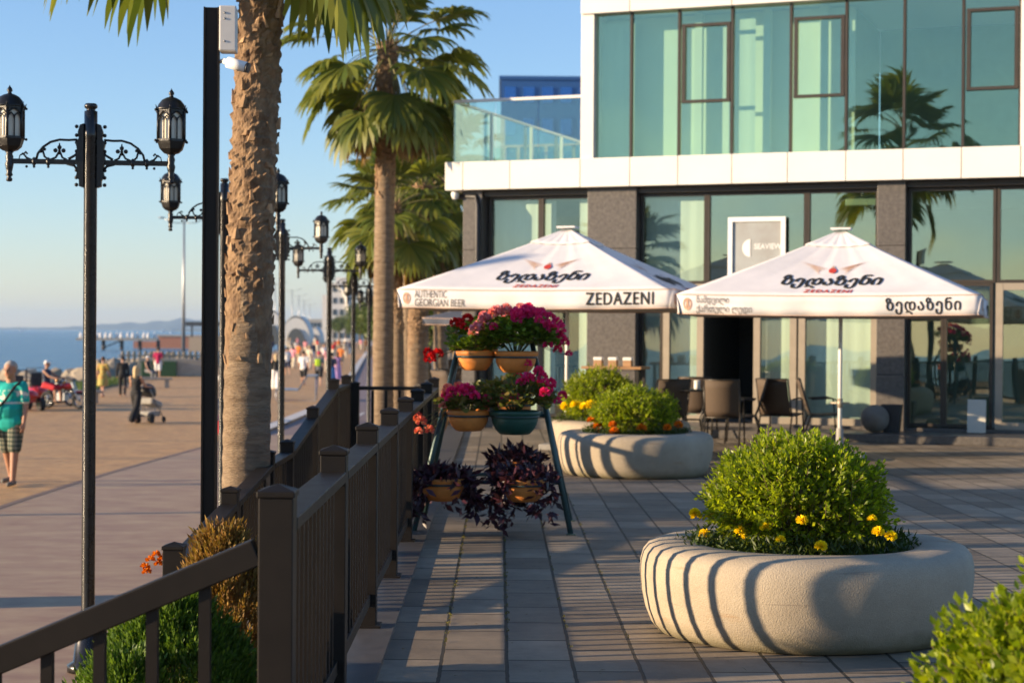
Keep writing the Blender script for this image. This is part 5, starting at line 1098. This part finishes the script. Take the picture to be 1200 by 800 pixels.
def band(a, c, soft=.006):
    m1 = _n(nt, 'ShaderNodeMapRange'); m1.inputs[1].default_value = a; m1.inputs[2].default_value = a+soft; nt.links.new(sp.outputs[2], m1.inputs[0])
    m2 = _n(nt, 'ShaderNodeMapRange'); m2.inputs[1].default_value = c; m2.inputs[2].default_value = c+soft; m2.inputs[3].default_value = 1; m2.inputs[4].default_value = 0; nt.links.new(sp.outputs[2], m2.inputs[0])
    ml = _n(nt, 'ShaderNodeMath', operation='MULTIPLY'); nt.links.new(m1.outputs[0], ml.inputs[0]); nt.links.new(m2.outputs[0], ml.inputs[1]); return ml.outputs[0]
no = _n(nt, 'ShaderNodeTexNoise'); no.inputs['Scale'].default_value = 14; nt.links.new(tc.outputs['Object'], no.inputs['Vector']); mr = _n(nt, 'ShaderNodeMapRange'); mr.inputs[1].default_value = .5; mr.inputs[2].default_value = .58; nt.links.new(no.outputs['Fac'], mr.inputs[0])
m3 = _n(nt, 'ShaderNodeMath', operation='MULTIPLY'); nt.links.new(band(1.22, 1.36), m3.inputs[0]); nt.links.new(mr.outputs[0], m3.inputs[1]); m4 = _n(nt, 'ShaderNodeMath', operation='MAXIMUM'); nt.links.new(m3.outputs[0], m4.inputs[0]); nt.links.new(band(1.165, 1.19), m4.inputs[1])
mx = _n(nt, 'ShaderNodeMix', data_type='RGBA'); nt.links.new(m4.outputs[0], mx.inputs[0]); nt.links.new(src, mx.inputs[6]); mx.inputs[7].default_value = (.62, .60, .5, 1); nt.links.new(mx.outputs[2], bb.inputs['Base Color'])
PLAID = M('plaid_cloth', (.10, .12, .09), .9); nt = PLAID.node_tree; bb = nt.nodes['Principled BSDF']; tc = _n(nt, 'ShaderNodeTexCoord'); ck = []
for ax in ('X', 'Z'):
    wv = _n(nt, 'ShaderNodeTexWave', bands_direction=ax); wv.inputs['Scale'].default_value = 5; nt.links.new(tc.outputs['Object'], wv.inputs['Vector']); ck.append(wv.outputs['Fac'])
ml = _n(nt, 'ShaderNodeMath', operation='ADD'); nt.links.new(ck[0], ml.inputs[0]); nt.links.new(ck[1], ml.inputs[1]); rp = _n(nt, 'ShaderNodeValToRGB'); e = rp.color_ramp.elements; e[0].position = .35; e[0].color = (.03, .05, .04, 1); e[1].position = .85; e[1].color = (.24, .24, .17, 1)
hf = _n(nt, 'ShaderNodeMath', operation='MULTIPLY'); hf.inputs[1].default_value = .5; nt.links.new(ml.outputs[0], hf.inputs[0]); nt.links.new(hf.outputs[0], rp.inputs[0]); nt.links.new(rp.outputs[0], bb.inputs['Base Color'])
FLORAL = M('floral_print', (.36, .40, .10), .85, c2=(.50, .22, .06), vs=7)
GREYHAIR = C('grey_hair', (.35, .32, .29)); DKHAIR = C('dark_hair', (.03, .02, .015)); BLOND = C('blond_hair', (.62, .46, .24)); BROWNH = C('brown_hair', (.10, .05, .03))
CB = C('black_cloth', (.012, .012, .014)); CW = C('white_cloth', (.75, .74, .72)); NAVY = C('navy_cloth', (.02, .03, .07)); JEAN = C('blue_denim', (.08, .15, .28)); REDC = C('red_cloth', (.5, .02, .03)); CRIM = C('crimson_cloth', (.45, .01, .08)); CREAM = C('cream_cloth', (.6, .54, .42)); GREYC_ = C('grey_cloth', (.2, .2, .21)); PURC = C('lilac_cloth', (.42, .25, .5)); ORNG = C('orange_cloth', (.7, .2, .04)); PINKC = C('pink_cloth', (.7, .3, .35)); KHAKI = C('khaki_cloth', (.28, .24, .16)); BLUEC = C('blue_cloth', (.07, .2, .45)); NEON = C('neon_cloth', (.55, .8, .04))
def foot(px, d, dz=0): p = at(px, 395, d); return (p.x, d, zp(d)+dz)
def bag(o, J):
    b = MB(); b.box((-.27, -.08, .80), (.10, .20, .20)); q = b.build('shoulder_bag', CB, o, bevel=.03)
    b = MB(); pts = [(.17, .0, 1.49), (.14, -.125, 1.42), (.03, -.205, 1.22), (-.10, -.245, 1.08), (-.20, -.20, .95), (-.26, -.10, .86)]; b.tube(pts, .018, 6); b.tube([(.16, 0, 1.475), (.1, .14, 1.35), (-.1, .14, 1.1), (-.24, .0, .90)], .014, 6); b.build('strap', CB, q)
p = foot(13, 27.0); person('man in a teal printed t-shirt and plaid shorts with a black shoulder bag', (p[0], p[1], zp(27)+.02), -.25, 1.84, ('tshirt', TEAL), ('shorts', PLAID), ('short', GREYHAIR), .16, (.12, -.05), (.2, .3), fat=1.28, vox=.016, skin=SKIND, shoes=C('grey_shoe', (.16, .15, .13)), extra=bag, detail=True)
person('woman in a yellow-green floral dress walking away near the grass', foot(121, 72), 2.9, 1.62, ('dress', FLORAL), None, ('short', BROWNH), .22, (-.1, .2), female=True, fat=1.05)
person('person in a black suit walking away beside the floral dress', foot(144, 73), 3.3, 1.64, ('long', CB), ('trousers', CB), ('short', DKHAIR), .25, (.15, -.15), shoes=C('tan_shoe', (.3, .16, .09)))
person('blonde woman in black wide trousers and top pushing a grey stroller', foot(160, 52), 2.75, 1.66, ('tank', CB), ('wide', CB), ('long', BLOND), .30, (.35, .45), (1.0, 1.0), female=True, fat=1.1)
# far walkers right of the trunk, seen between the lamp posts
person('woman in wide white trousers and a black top, walking away', foot(323.5, 84), 3.2, 1.62, ('tank', CB), ('wide', CW), ('long', BLOND), .1, (.1, .1), female=True)
person('man in a white t-shirt and black shorts walking away', foot(356, 88), 3.0, 1.74, ('tshirt', CW), ('shorts', CB), ('short', DKHAIR), .25, (.2, -.2), fat=1.1)
def pack(o, J): b = MB(); b.box((.05, .17, 1.22), (.26, .14, .36)); b.build('backpack', NEON, o, bevel=.05)
person('person in dark shirt and shorts with a neon yellow backpack', foot(374, 87), 3.2, 1.72, ('tshirt', GREYC_), ('shorts', CB), ('cap', CRIM), .25, (.2, -.2), extra=pack)
person('woman in a long blue skirt walking away', foot(389, 88), 3.1, 1.66, ('tshirt', NAVY), ('skirt', BLUEC), ('bun', DKHAIR), .1, (.1, -.1), female=True)
person('woman in lilac skirt with an orange top beside the blue skirt', foot(396, 95), 3.1, 1.62, ('tank', PURC), ('skirt', PURC), ('long', BROWNH), .1, (.1, -.1), female=True)
person('woman in a white top and jeans between the steel pole and the palm trunk', foot(263.5, 53), 2.5, 1.66, ('tshirt', CW), ('trousers', JEAN), ('long', DKHAIR), .15, (.5, .2), (.8, .4), female=True)
person('child in red shorts and navy beside the palm trunk', foot(262, 38), 2.8, 1.30, ('tshirt', NAVY), ('shorts', REDC), ('short', DKHAIR), .1)
person('person in a crimson t-shirt and white shorts standing by the rocks', foot(185.5, 100), 3.1, 1.74, ('tshirt', CRIM), ('shorts', CW), ('short', DKHAIR), .05)
person('seated person in dark clothes and white cap near the crimson t-shirt', (*foot(173, 98)[:2], zp(98)-.40), 1.2, 1.68, ('tank', CB), ('trousers', GREYC_), ('cap', CW), sit=True, arm=(.4, .4))
# crowd further along: a few figures, repeated
CR = []
for i, (tp_, bt, hr, lab) in enumerate(((('tshirt', CW), ('shorts', NAVY), ('short', DKHAIR), 'white shirt'), (('tshirt', PINKC), ('trousers', CREAM), ('long', BROWNH), 'pink shirt'), (('tank', REDC), ('skirt', CREAM), ('long', DKHAIR), 'red top'), (('tshirt', ORNG), ('shorts', KHAKI), ('short', BROWNH), 'orange shirt'), (('tshirt', CREAM), ('trousers', CREAM), ('bun', BLOND), 'cream clothes'), (('long', NAVY), ('trousers', JEAN), ('short', DKHAIR), 'navy jacket'))):
    CR.append((person('', (0, 0, 0), 0, 1.7, tp_, bt, hr, .2, (.15, -.15), vox=.034, female=i in (1, 2, 4), group='distant walkers on the promenade'), lab))
spots = [(337, 110), (344, 128), (331, 140), (350, 150), (363, 125), (367, 165), (380, 140), (384, 118), (391, 170), (400, 130), (404, 180), (410, 205), (347, 190), (358, 210), (372, 230), (397, 240), (340, 235), (328, 175), (415, 240), (423, 260), (312, 130), (308, 105), (369, 290), (385, 300), (405, 310), (349, 280), (393, 210), (429, 230), (337, 260), (319, 215)]
near_ = {}
for i, (px, d) in enumerate(spots):
    src, lab = CR[i % 6]; k = i//6; where = ('nearest of the far crowd', 'second row of the far crowd', 'middle of the far crowd', 'back of the far crowd', 'farthest edge of the crowd')[k]
    o = src if i < 6 else dup(src); o.location = foot(px, d); o.rotation_euler.z = random.choice((.2, 3.0, 3.4, 2.8, -.3)); o['label'] = 'small distant walker in %s, %s' % (lab, where)

# ------------------------------------------------------------------ vehicles, stroller, benches on the promenade
RUB = C('tyre_rubber', (.015, .015, .016), .8); CHROME = M('chrome', (.5, .5, .5), .2, 1.0, var=.05); REDP_ = M('red_body_paint', (.5, .015, .015), .3, coat=.5, var=.05)
def wheel(par, y, r, w_=.10, name='wheel'):
    b = MB(); T = [(0, y+(r-w_/2)*math.cos(2*math.pi*k/28), r+(r-w_/2)*math.sin(2*math.pi*k/28)) for k in range(28)]; b.tube(T, w_/2, 8, closed=True); q = b.build(name, RUB, par)
    b = MB(); b.tube([(0, y+(r-w_)*math.cos(2*math.pi*k/28), r+(r-w_)*math.sin(2*math.pi*k/28)) for k in range(28)], .014, 6, closed=True); b.tube([(-.06, y, r), (.06, y, r)], .035, 10)
    for k in range(5): a = 2*math.pi*k/5; b.beam((0, y, r), (0, y+(r-w_)*math.cos(a), r+(r-w_)*math.sin(a)), .03, .025, (1, 0, 0))
    b.build('rim', CHROME, q); return q
def motorbike(label, loc, rz, col):
    o = thing('motorbike', label, 'motorbike', loc, rz, 'motorbikes parked by the sea'); wheel(o, -.68, .30); wheel(o, .62, .30, .13)
    b = MB(); b.tube([(0, -.40, .88), (0, -.2, .72), (0, .1, .42), (0, .45, .45), (0, .62, .30)], .03, 8); b.tube([(0, -.30, .80), (0, -.1, .40), (0, .2, .32)], .028, 8); b.build('frame', IRON, o)
    b = MB(); b.box((0, .02, .42), (.26, .36, .28)); b.tube([(.14, .05, .32), (.15, .5, .33), (.15, .85, .42)], [.03, .035, .05], 8); b.build('engine', STEEL, o, bevel=.03)
    b = MB(); b.ball((0, -.14, .78), .17, 12, (.85, 1.5, .75)); b.build('fuel_tank', col, o)
    b = MB(); b.ball((0, .36, .77), .16, 12, (.85, 2.2, .38)); b.build('saddle', BLACK, o); b = MB(); b.ball((0, .72, .74), .11, 10, (.8, 1.9, .5)); b.ball((0, -.66, .60), .10, 10, (.8, 2.0, .35)); b.build('mudguard', col, o)
    for s in (-1, 1): b = MB(); b.tube([(s*.07, -.40, .92), (s*.07, -.68, .30)], .022, 8); b.build('fork', WHITE, o)
    b = MB(); b.tube([(-.36, -.28, 1.02), (-.2, -.38, 1.04), (0, -.40, .98), (.2, -.38, 1.04), (.36, -.28, 1.02)], .015, 8); b.build('handlebar', BLACK, o)
    b = MB(); b.lathe([(.0, 0), (.09, .01), (.085, .08), (.0, .12)], n=14); b.v = [(x, -z-.42, y+.88) for x, y, z in b.v]; b.v = [(x, -.84-y+.30, z) for x, y, z in b.v]; b.build('headlight', M('amber_lens', (.8, .35, .03), .2, var=0) if 'amber_lens' not in bpy.data.materials else bpy.data.materials['amber_lens'], o); return o
p = foot(74, 61.5); motorbike('white and red motorbike with an amber headlight, ridden by a man in a white cap', p, R(68), REDP_)
motorbike('dark motorbike with a white fork standing just behind the white cap rider', foot(66, 64), R(60), C('black_paint', (.02, .02, .02), .3))
person('man in a white cap and dark vest sitting on the motorbike', (foot(55, 61.3)[0], 61.3, zp(61)-.12), R(75), 1.76, ('tank', NAVY), ('shorts', REDC), ('cap', CW), sit=True, arm=(.9, .9), elbow=(.4, .4), skin=SKIND, shoes=CB)
def buggy(label, loc, rz, col):
    o = thing('pedal_buggy', label, 'buggy', loc, rz, 'small rental vehicles by the sea')
    for s in (-1, 1):
        for y in (-.5, .5):
            b = MB(); b.tube([(s*.42+q, y, .22) for q in (-.08, .08)], .22, 18); q = b.build('wheel', RUB, o); b = MB(); b.tube([(s*.42+q, y, .22) for q in (-.085, .085)], .11, 12); b.build('rim', CHROME, q)
    b = MB(); b.ball((0, -.35, .52), .3, 14, (1.2, 1.4, .62)); b.ball((0, .45, .55), .28, 14, (1.25, 1.1, .6)); b.box((0, 0, .36), (.5, 1.0, .16)); b.build('body', col, o)
    b = MB(); b.box((0, .18, .62), (.42, .4, .12)); b.box((0, .40, .90), (.42, .1, .55)); b.build('seat', BLACK, o, bevel=.04)
    b = MB(); b.tube([(-.34, .5, .6), (-.32, .42, 1.35), (.32, .42, 1.35), (.34, .5, .6)], .022, 8); b.tube([(-.3, -.38, .7), (-.25, -.2, 1.0), (.25, -.2, 1.0), (.3, -.38, .7)], .018, 8); b.build('roll_bar', BLACK, o); return o
buggy('red and black rental buggy parked behind the man in teal', foot(27, 60), R(40), REDP_); buggy('second red rental buggy, nearest the grass edge', foot(44, 63.5), R(20), REDP_)
def stroller(label, loc, rz):
    o = thing('stroller', label, 'stroller', loc, rz); GR = C('stroller_grey', (.36, .35, .33))
    for s in (-1, 1):
        for y, r in ((-.38, .09), (.30, .14)): b = MB(); b.tube([(s*.25-.02, y, r), (s*.25+.02, y, r)], r, 14); b.build('wheel', RUB, o)
        b = MB(); b.tube([(s*.25, -.38, .09), (s*.25, .0, .55), (s*.25, .42, 1.02)], .016, 8); b.tube([(s*.25, .30, .14), (s*.25, .0, .55)], .016, 8); b.build('frame', STEEL, o)
    b = MB(); b.tube([(-.25, .42, 1.02), (.25, .42, 1.02)], .02, 8); b.build('push_handle', BLACK, o); b = MB(); b.box((0, -.02, .26), (.42, .5, .16)); b.build('basket', GR, o, bevel=.04)
    b = MB(); b.box((0, -.08, .58), (.44, .62, .2), mat=Matrix.Rotation(.25, 3, 'X')); b.build('seat', GR, o, bevel=.06)
    b = MB(); b.ball((0, .12, .88), .30, 16, (.8, 1, .95)); b.v = [(x, y, max(z, .80+.3*(y-.1))) for x, y, z in b.v]; b.build('hood', BLACK, o); return o
p = foot(176, 52.6); stroller('grey and black stroller pushed by the blonde woman', p, R(-200+0))
MET = M('bench_steel', (.35, .36, .38), .4, .6, var=.08)
o = thing('lounge_bench', 'pale metal lounge bench on the promenade between the lamp posts', 'bench', foot(347, 70), R(4)); b = MB()
pr = [(-.75, .45), (.12, .43), (.45, .98), (.85, .99)]
for s in (-.9, .9): b = MB(); b.tube([(-.72, s, .44), (-.72, s, 0), (.80, s, 0), (.80, s, .98)], .03, 8); b.build('frame', MET, o)
b = MB()
for (x0, z0), (x1, z1) in zip(pr, pr[1:]): b.beam((x0, 0, z0), (x1, 0, z1), 1.9, .05)
b.build('slats', MET, o)
CONC = M('pale_concrete', (.36, .32, .26), .85, var=.15, vs=3)
def bench(label, loc, rz, L=2.0):
    o = thing('concrete_bench', label, 'bench', loc, rz, 'concrete benches by the rocks'); b = MB(); b.box((0, 0, .43), (L, .55, .10)); b.build('seat', CONC, o, bevel=.01)
    for s in (-1, 1): b = MB(); b.box((s*(L/2-.25), 0, .19), (.2, .45, .38)); b.build('leg', CONC, o)
    return o
bench('concrete bench at the grass edge beside the motorbike wheels', foot(91, 66), .25, 1.8); bench('concrete bench behind the stroller', foot(172, 84), .2, 2.4); bench('dark concrete bench near the wall at the rocks', foot(217, 108), .3, 2.6)
o = thing('low_wall', 'short tan concrete wall block by the rocks', 'wall', foot(203, 105), .15); b = MB(); b.prism([(-2.0, 0), (2.4, 0), (2.0, .9), (1.0, 1.05), (-2.0, 1.05)], -.4, .4); b.build('wall_block', CONC, o, bevel=.02)
o = thing('bin_cabinet', 'dark green cabinet beside the tan wall block', 'cabinet', foot(187, 104.5), .1); b = MB(); b.box((0, 0, .45), (2.0, .6, .9)); b.build('cabinet_body', C('dark_green', (.02, .07, .03)), o, bevel=.02)
o = thing('wooden_fence', 'low wooden slat fence along the rocks in the distance', 'fence', (foot(207, 128)[0], 128, zp(128)), .55)
b = MB()
for k in range(26): b.box((-4+k*.42, 0, .6), (.2, .06, 1.2))
b.build('slats', C('weathered_wood', (.38, .30, .2)), o); b = MB(); b.box((1.2, .05, .9), (11, .05, .1)); b.build('rail', C('weathered_wood', (.38, .30, .2)), o)
# grass verge and shore rocks
strip('grass_verge', -19.6, -17.5, 40, 96, .03, M('verge_soil', (.05, .09, .03), .95, var=.4, vs=6), 1)
n = 9000; yy = rng.uniform(40, 96, n); P = np.stack([rng.uniform(-19.4, -17.55, n), yy, np.array([zp(y)+.03+0 for y in yy])], 1); P[:, 0] += np.array([cx(y) for y in yy])
go = link('grass', npmesh('grass', *scatter(P, rdir(n, .2)+np.array([0, 0, .8]), rng.uniform(.12, .3, n), .03), LEAF('grass_blade', [(.05, .10, .02), (.09, .14, .03)], .3))); go['kind'] = 'stuff'
ROCK = M('shore_rock', (.36, .30, .22), .9, c2=(.20, .17, .13), vs=1.6, bump=.05, bs=5)
RK = []
for i in range(5):
    bm_ = bpy.data.meshes.new('shore_rock'); b = MB(); ph = [random.uniform(0, 6) for _ in range(6)]; b.ball((0, 0, 0), 1, 14)
    b.v = [tuple(Vector(v)*(1+.22*math.sin(v[0]*3+ph[0])+.2*math.sin(v[1]*3.4+ph[1])+.18*math.sin(v[2]*4+ph[2])+.08*math.sin(v[0]*9+v[1]*7+ph[3]))) for v in b.v]; b.sm = [False]*len(b.sm)
    bm_.from_pydata(b.v, [], b.f); bm_.materials.append(ROCK); RK.append(bm_)
for i in range(74):
    y = 54+i*1.7+random.uniform(-1, 1); x = -20.4-random.random()**1.5*4.5+cx(y)-(.02*max(0, y-60)); s = random.uniform(.45, .95); o = link('shore_rock', RK[i % 5]); o.location = (x, y, -1.55+random.uniform(-.2, .3)); o.scale = (s*1.3, s*1.1, s*.75); o.rotation_euler = (random.random()*.6, random.random()*.6, random.random()*6)
    tag(o, 'tan boulder of the rocky shoreline below the promenade', 'rock', 'boulders along the shore')
# pier with pale birds
d = 400; pc = at(138, 395, d); o = thing('pier', 'low concrete pier on dark piles out in the sea', 'pier', (pc.x, d, -3), R(3)); b = MB(); b.box((0, 0, 2.35), (18, 3, .5)); b.build('deck', CONC, o)
for k in range(5):
    b = MB(); b.tube([(-7.2+k*4.05, 0, -.5), (-7.2+k*4.05, 0, 2.12)], .42, 10); b.build('pile', C('dark_pile', (.06, .05, .045)), o)
b = MB(); b.beam((-2.8, 0, .6), (.8, 0, 2.1), .25, .25); b.build('brace', C('dark_pile', (.06, .05, .045)), o)
for k in range(15):
    b = MB(); b.lathe([(.0, 0), (.30, .05), (.36, .45), (.28, .95), (.14, 1.15), (.16, 1.3), (.0, 1.42)], n=10); b.prism([(-.1, .3), (.55, .2), (.5, .1), (-.1, .1)], -.12, .12)
    q = b.build('seabird', C('white_feather', (.75, .73, .7)), None, (pc.x-8.4+k*1.18+random.uniform(-.2, .2), d+random.uniform(-.6, .6), -.4), random.uniform(0, 6)); tag(q, 'white seabird standing in a row along the pier deck', 'bird', 'white birds on the pier')
def street_light(px, ytop, d, label):
    p = at(px, 395, d); top = at(px, ytop, d).z; z0 = -1.3; H = top-z0; o = thing('street_light', label, 'street light', (p.x, d, z0), R(2), 'tall twin-arm street lights along the shore'); b = MB(); b.tube([(0, 0, 0), (0, 0, H*.5), (0, 0, H)], [.20, .15, .09], 10); b.build('pole', STEEL, o)
    for s in (-1, 1):
        b = MB(); b.tube([(0, 0, H-.5), (s*1.2, 0, H-.45), (s*2.1, 0, H-.05)], .05, 6); b.build('arm', STEEL, o); b = MB(); b.ball((s*2.4, 0, H+.05), .16, 8, (2.6, 1, .6)); b.build('lamp_head', STEEL, o)
    return o
street_light(215, 256, 190, 'tall twin-arm street light standing clear against the sky over the pier'); street_light(262, 280, 250, 'tall twin-arm street light behind the steel pole')
for i, (px, yt, d) in enumerate(((322, 331, 430), (342, 339, 520), (350, 345, 600), (356, 351, 690), (363, 356, 790))): street_light(px, yt, d, ('first', 'second', 'third', 'fourth', 'last')[i]+' of the row of far twin-arm street lights fading toward the city')
# tall poles standing left of the picture, their shadows cross the promenade
for i, (x, y) in enumerate(((-13.5, 21), (-14, 26.5), (-15, 33), (-15, 41), (-16, 50), (-24, 62))):
    o = thing('promenade_pole', 'plain steel pole by the sea casting a thin shadow over tan paving', 'pole', (x, y, zp(y)), 0, 'poles left of the view'); b = MB(); b.tube([(0, 0, 0), (0, 0, 6)], .075, 8); b.build('pole_shaft', STEEL, o)
palm('broad palm left of the view whose shadow lies over the near promenade', (-9.5, 14.2, -.75), 4.3, .32, .26, (.1, .1), 1.6, n=36, L=1.0, Rf=1.0, dry=14)
# boats far out
for i, (px, d) in enumerate(((25, 2600), (202, 2300), (191, 2900))):
    p = at(px, 395, d); o = thing('sailing_boat', ('small white boat far out at the left on the sea', 'small white sail near the twin-arm street light', 'tiny white sail beyond the pier')[i], 'boat', (p.x, d, -3), .4); b = MB(); b.prism([(-3, 1.2), (3.4, 1.4), (2.6, 0), (-2.6, 0)], -1, 1); b.build('hull', WHITE, o); b = MB(); b.prism([(0, 1.6), (2.6, 1.8), (.2, 8)], -.05, .05); b.build('sail', CW, o)
# ------------------------------------------------------------------ far buildings and trees
def block(name, label, px0, px1, ytop, d, depth, wallm, floors, cols, winm, z0=-1.2, cat='building', balc=False, rz=0):
    a, c = at(px0, 395, d), at(px1, 395, d); zt_ = at((px0+px1)/2, ytop, d).z; W = c.x-a.x; H = zt_-z0
    o = thing(name, label, cat, ((a.x+c.x)/2, d+depth/2, z0), rz); b = MB(); b.box((0, 0, H/2), (W, depth, H)); b.build('wall', wallm, o); fh = H/floors; cw = W/cols
    n = 0
    for i in range(floors):
        for j in range(cols):
            if n >= 90: break
            b = MB(); b.box((-W/2+cw*(j+.5), -depth/2-.02, fh*(i+.52)), (cw*.6, .12, fh*.5)); b.build('window', winm, o); n += 1
        if balc: b = MB(); b.box((0, -depth/2-.5, fh*(i+.18)), (W*.96, 1.0, fh*.28)); b.build('balcony', wallm, o)
    b = MB(); b.box((0, 0, H+.15), (W+.3, depth+.3, .3)); b.build('roof', wallm, o); return o, W, H
WG = M('dark_window_glass', (.05, .07, .09), .15, var=.1); BLUEG = M('blue_mirror_glass', (.05, .16, .42), .18, .75, var=.12, vs=.5)
block('glass_tower', 'blue glass tower block rising behind the balcony', 585, 760, 94, 150, 12, M('blue_cladding', (.04, .12, .30), .3, .4, var=.08), 9, 8, BLUEG)
block('apartment_tower', 'tan apartment tower with balconies half hidden by the palm crowns', 481, 529, 119, 190, 14, M('tan_facade', (.42, .33, .25), .85, var=.1), 12, 4, WG, balc=True)
o, W, H = block('hotel', 'white hotel with a big arch and stepped towers at the end of the promenade', 388, 412, 332, 470, 14, M('white_facade', (.70, .67, .62), .8, var=.06), 5, 3, WG)
b = MB(); b.box((-W/2-1.3, 0, H*.40), (2.4, 12, H*.8)); b.box((W/2+1.0, 1, H*.30), (2.0, 12, H*.6)); b.box((0, 0, H+.9), (W*.7, 8, 1.6)); b.build('side_tower', bpy.data.materials['white_facade'], o)
b = MB(); n = 14; b.tube([(-W*.25+W*.62*math.sin(math.pi/2*k/n), -7.4, H*.95-H*.45*(1-math.cos(math.pi/2*k/n))) for k in range(n+1)], .55, 6); b.build('arch', bpy.data.materials['white_facade'], o)
block('grey_block', 'grey apartment block right of the white hotel', 412, 440, 356, 520, 14, M('grey_facade', (.34, .35, .36), .85, var=.1), 5, 5, WG)
block('low_block', 'long pale building between the lamp posts and the hotel', 355, 392, 375, 520, 12, M('pale_facade', (.5, .46, .4), .85, var=.1), 2, 9, WG)
def tent(label, px0, px1, ytop, d):
    a, c = at(px0, 395, d), at(px1, 395, d); W = c.x-a.x; z0 = -1.2; H = at(px0, ytop, d).z-z0; o = thing('event_tent', label, 'tent', ((a.x+c.x)/2, d, z0), 0, 'white tents by the shore'); b = MB(); n = 18; v = []
    for j in range(9):
        for i in range(n+1): a_ = math.pi*i/n; y = -4+j; s = 1+.06*math.cos(j*math.pi/4*1.0); v.append((-W/2*math.cos(a_), y, H*math.sin(a_)**.8*s))
    b.add(v, [(j*(n+1)+i, j*(n+1)+i+1, (j+1)*(n+1)+i+1, (j+1)*(n+1)+i) for j in range(8) for i in range(n)], True); b.build('tent_skin', C('tent_white', (.72, .70, .64)), o, solid=.05)
    b = MB(); b.prism([(-W/2*math.cos(math.pi*i/n), H*math.sin(math.pi*i/n)**.8) for i in range(n+1)], -4.06, -4.01); b.build('end_wall', C('tent_white', (.72, .70, .64)), o)
    b = MB(); b.prism([(-W*.33*math.cos(math.pi*i/10), H*.62*math.sin(math.pi*i/10)) for i in range(11)], -4.3, -4.1); b.build('opening', C('tent_inner_shade', (.10, .11, .11)), o)  # dark panel painted for the shade inside the tent mouth
tent('white vaulted tent with a round dark opening', 333, 366, 372, 330); tent('white peaked tent right beside the palm trunk', 312, 334, 366, 350); tent('small white tent further along the promenade', 360, 378, 384, 380)
o = thing('beach_pavilion', 'dark roofed pavilion on the shore behind the steel pole', 'pavilion', (at(262, 395, 300).x, 300, -2.0), 0); b = MB(); b.box((0, 0, 4.6), (12, 5, .7)); b.build('roof', C('dark_roof', (.05, .06, .07)), o); b = MB(); b.box((0, 0, 1.2), (11, 4, 2.4)); b.build('wall', C('tan_wall', (.40, .31, .22)), o)
for k in range(4): b = MB(); b.box((-5+k*3.3, -1.8, 3.3), (.25, .25, 2.2)); b.build('column', C('dark_roof', (.05, .06, .07)), o)
o = thing('beach_pavilion', 'reddish brown beach huts on the shore beyond the street light', 'pavilion', (at(222, 395, 420).x, 420, -2.8), 0); b = MB(); b.box((0, 0, 1.4), (14, 5, 2.8)); b.box((-9, 1, .8), (8, 4, 1.6)); b.build('wall', C('red_brown_wall', (.36, .16, .10)), o); b = MB(); b.box((0, 0, 3.0), (14.6, 5.6, .3)); b.build('roof', C('tan_wall', (.40, .31, .22)), o)
TREEL = LEAF('tree_leaf', [(.045, .085, .015), (.08, .12, .02), (.11, .15, .03), (.05, .08, .02)], .35)
def tree(label, loc, h, r, n, ls, group='trees beside the promenade', zs=.8):
    o = thing('tree', label, 'tree', loc, rng.uniform(0, 6), group); b = MB(); b.tube([(0, 0, 0), (.05*r, .03*r, h*.35), (-.04*r, 0, h*.6), (0, 0, h*.9)], [.05*h*.5, .04*h*.5, .03*h*.5, .01*h], 8)
    for k in range(7): a = k*2.4; b.tube([(0, 0, h*(.3+.05*k)), (r*.4*math.cos(a), r*.4*math.sin(a), h*(.5+.04*k)), (r*.75*math.cos(a), r*.75*math.sin(a), h*(.58+.05*k))], [.02*h*.5, .013*h*.5, .004*h], 5)
    b.build('trunk', TWIG, o); nc = 26; Cn = rdir(nc, -.5)*rng.uniform(.45, .95, (nc, 1))*np.array([r, r, h*.36*zs])+np.array([0, 0, h*.66]); ci = rng.integers(0, nc, n)
    P = Cn[ci]+rdir(n)*(rng.uniform(0, 1, (n, 1))**.5)*r*.36; link('crown', npmesh('crown', *scatter(P, rdir(n)+np.array([0, 0, -.1]), rng.uniform(.7, 1.3, n)*ls, ls*.6), TREEL), o); return o
T1 = tree('tall leafy tree behind the palms and the restaurant corner', (at(530, 395, 52).x, 52, -1.1), 6.0, 2.3, 9000, .16)
dup(T1, (at(505, 395, 62).x, 62, -1.1), 2, 'lower leafy tree behind the shaggy palm', (.9, .9, .8)); dup(T1, (at(552, 395, 60).x, 60, -1.1), 4, 'leafy tree beside the restaurant drainpipe', 1.0)
T2 = tree('small street tree at the near end of the far avenue', (0, 0, 0), 5.5, 2.0, 2600, .22, 'street trees of the far avenue')
for i, (px, d) in enumerate(((446, 120), (440, 150), (434, 185), (428, 225), (421, 270), (413, 320), (405, 370), (398, 410), (391, 440), (437, 210), (429, 280), (441, 260))):
    o = T2 if i == 0 else dup(T2); p = at(px, 395, d); o.location = (p.x, d, zp(d)); o.rotation_euler.z = i*1.3; q = .85+.5*((i*7) % 5)/5; o.scale = (q, q, q)
    o['label'] = 'small street tree at the near end of the far avenue' if i == 0 else 'street tree in the far avenue, among the rows fading towards the white hotel'
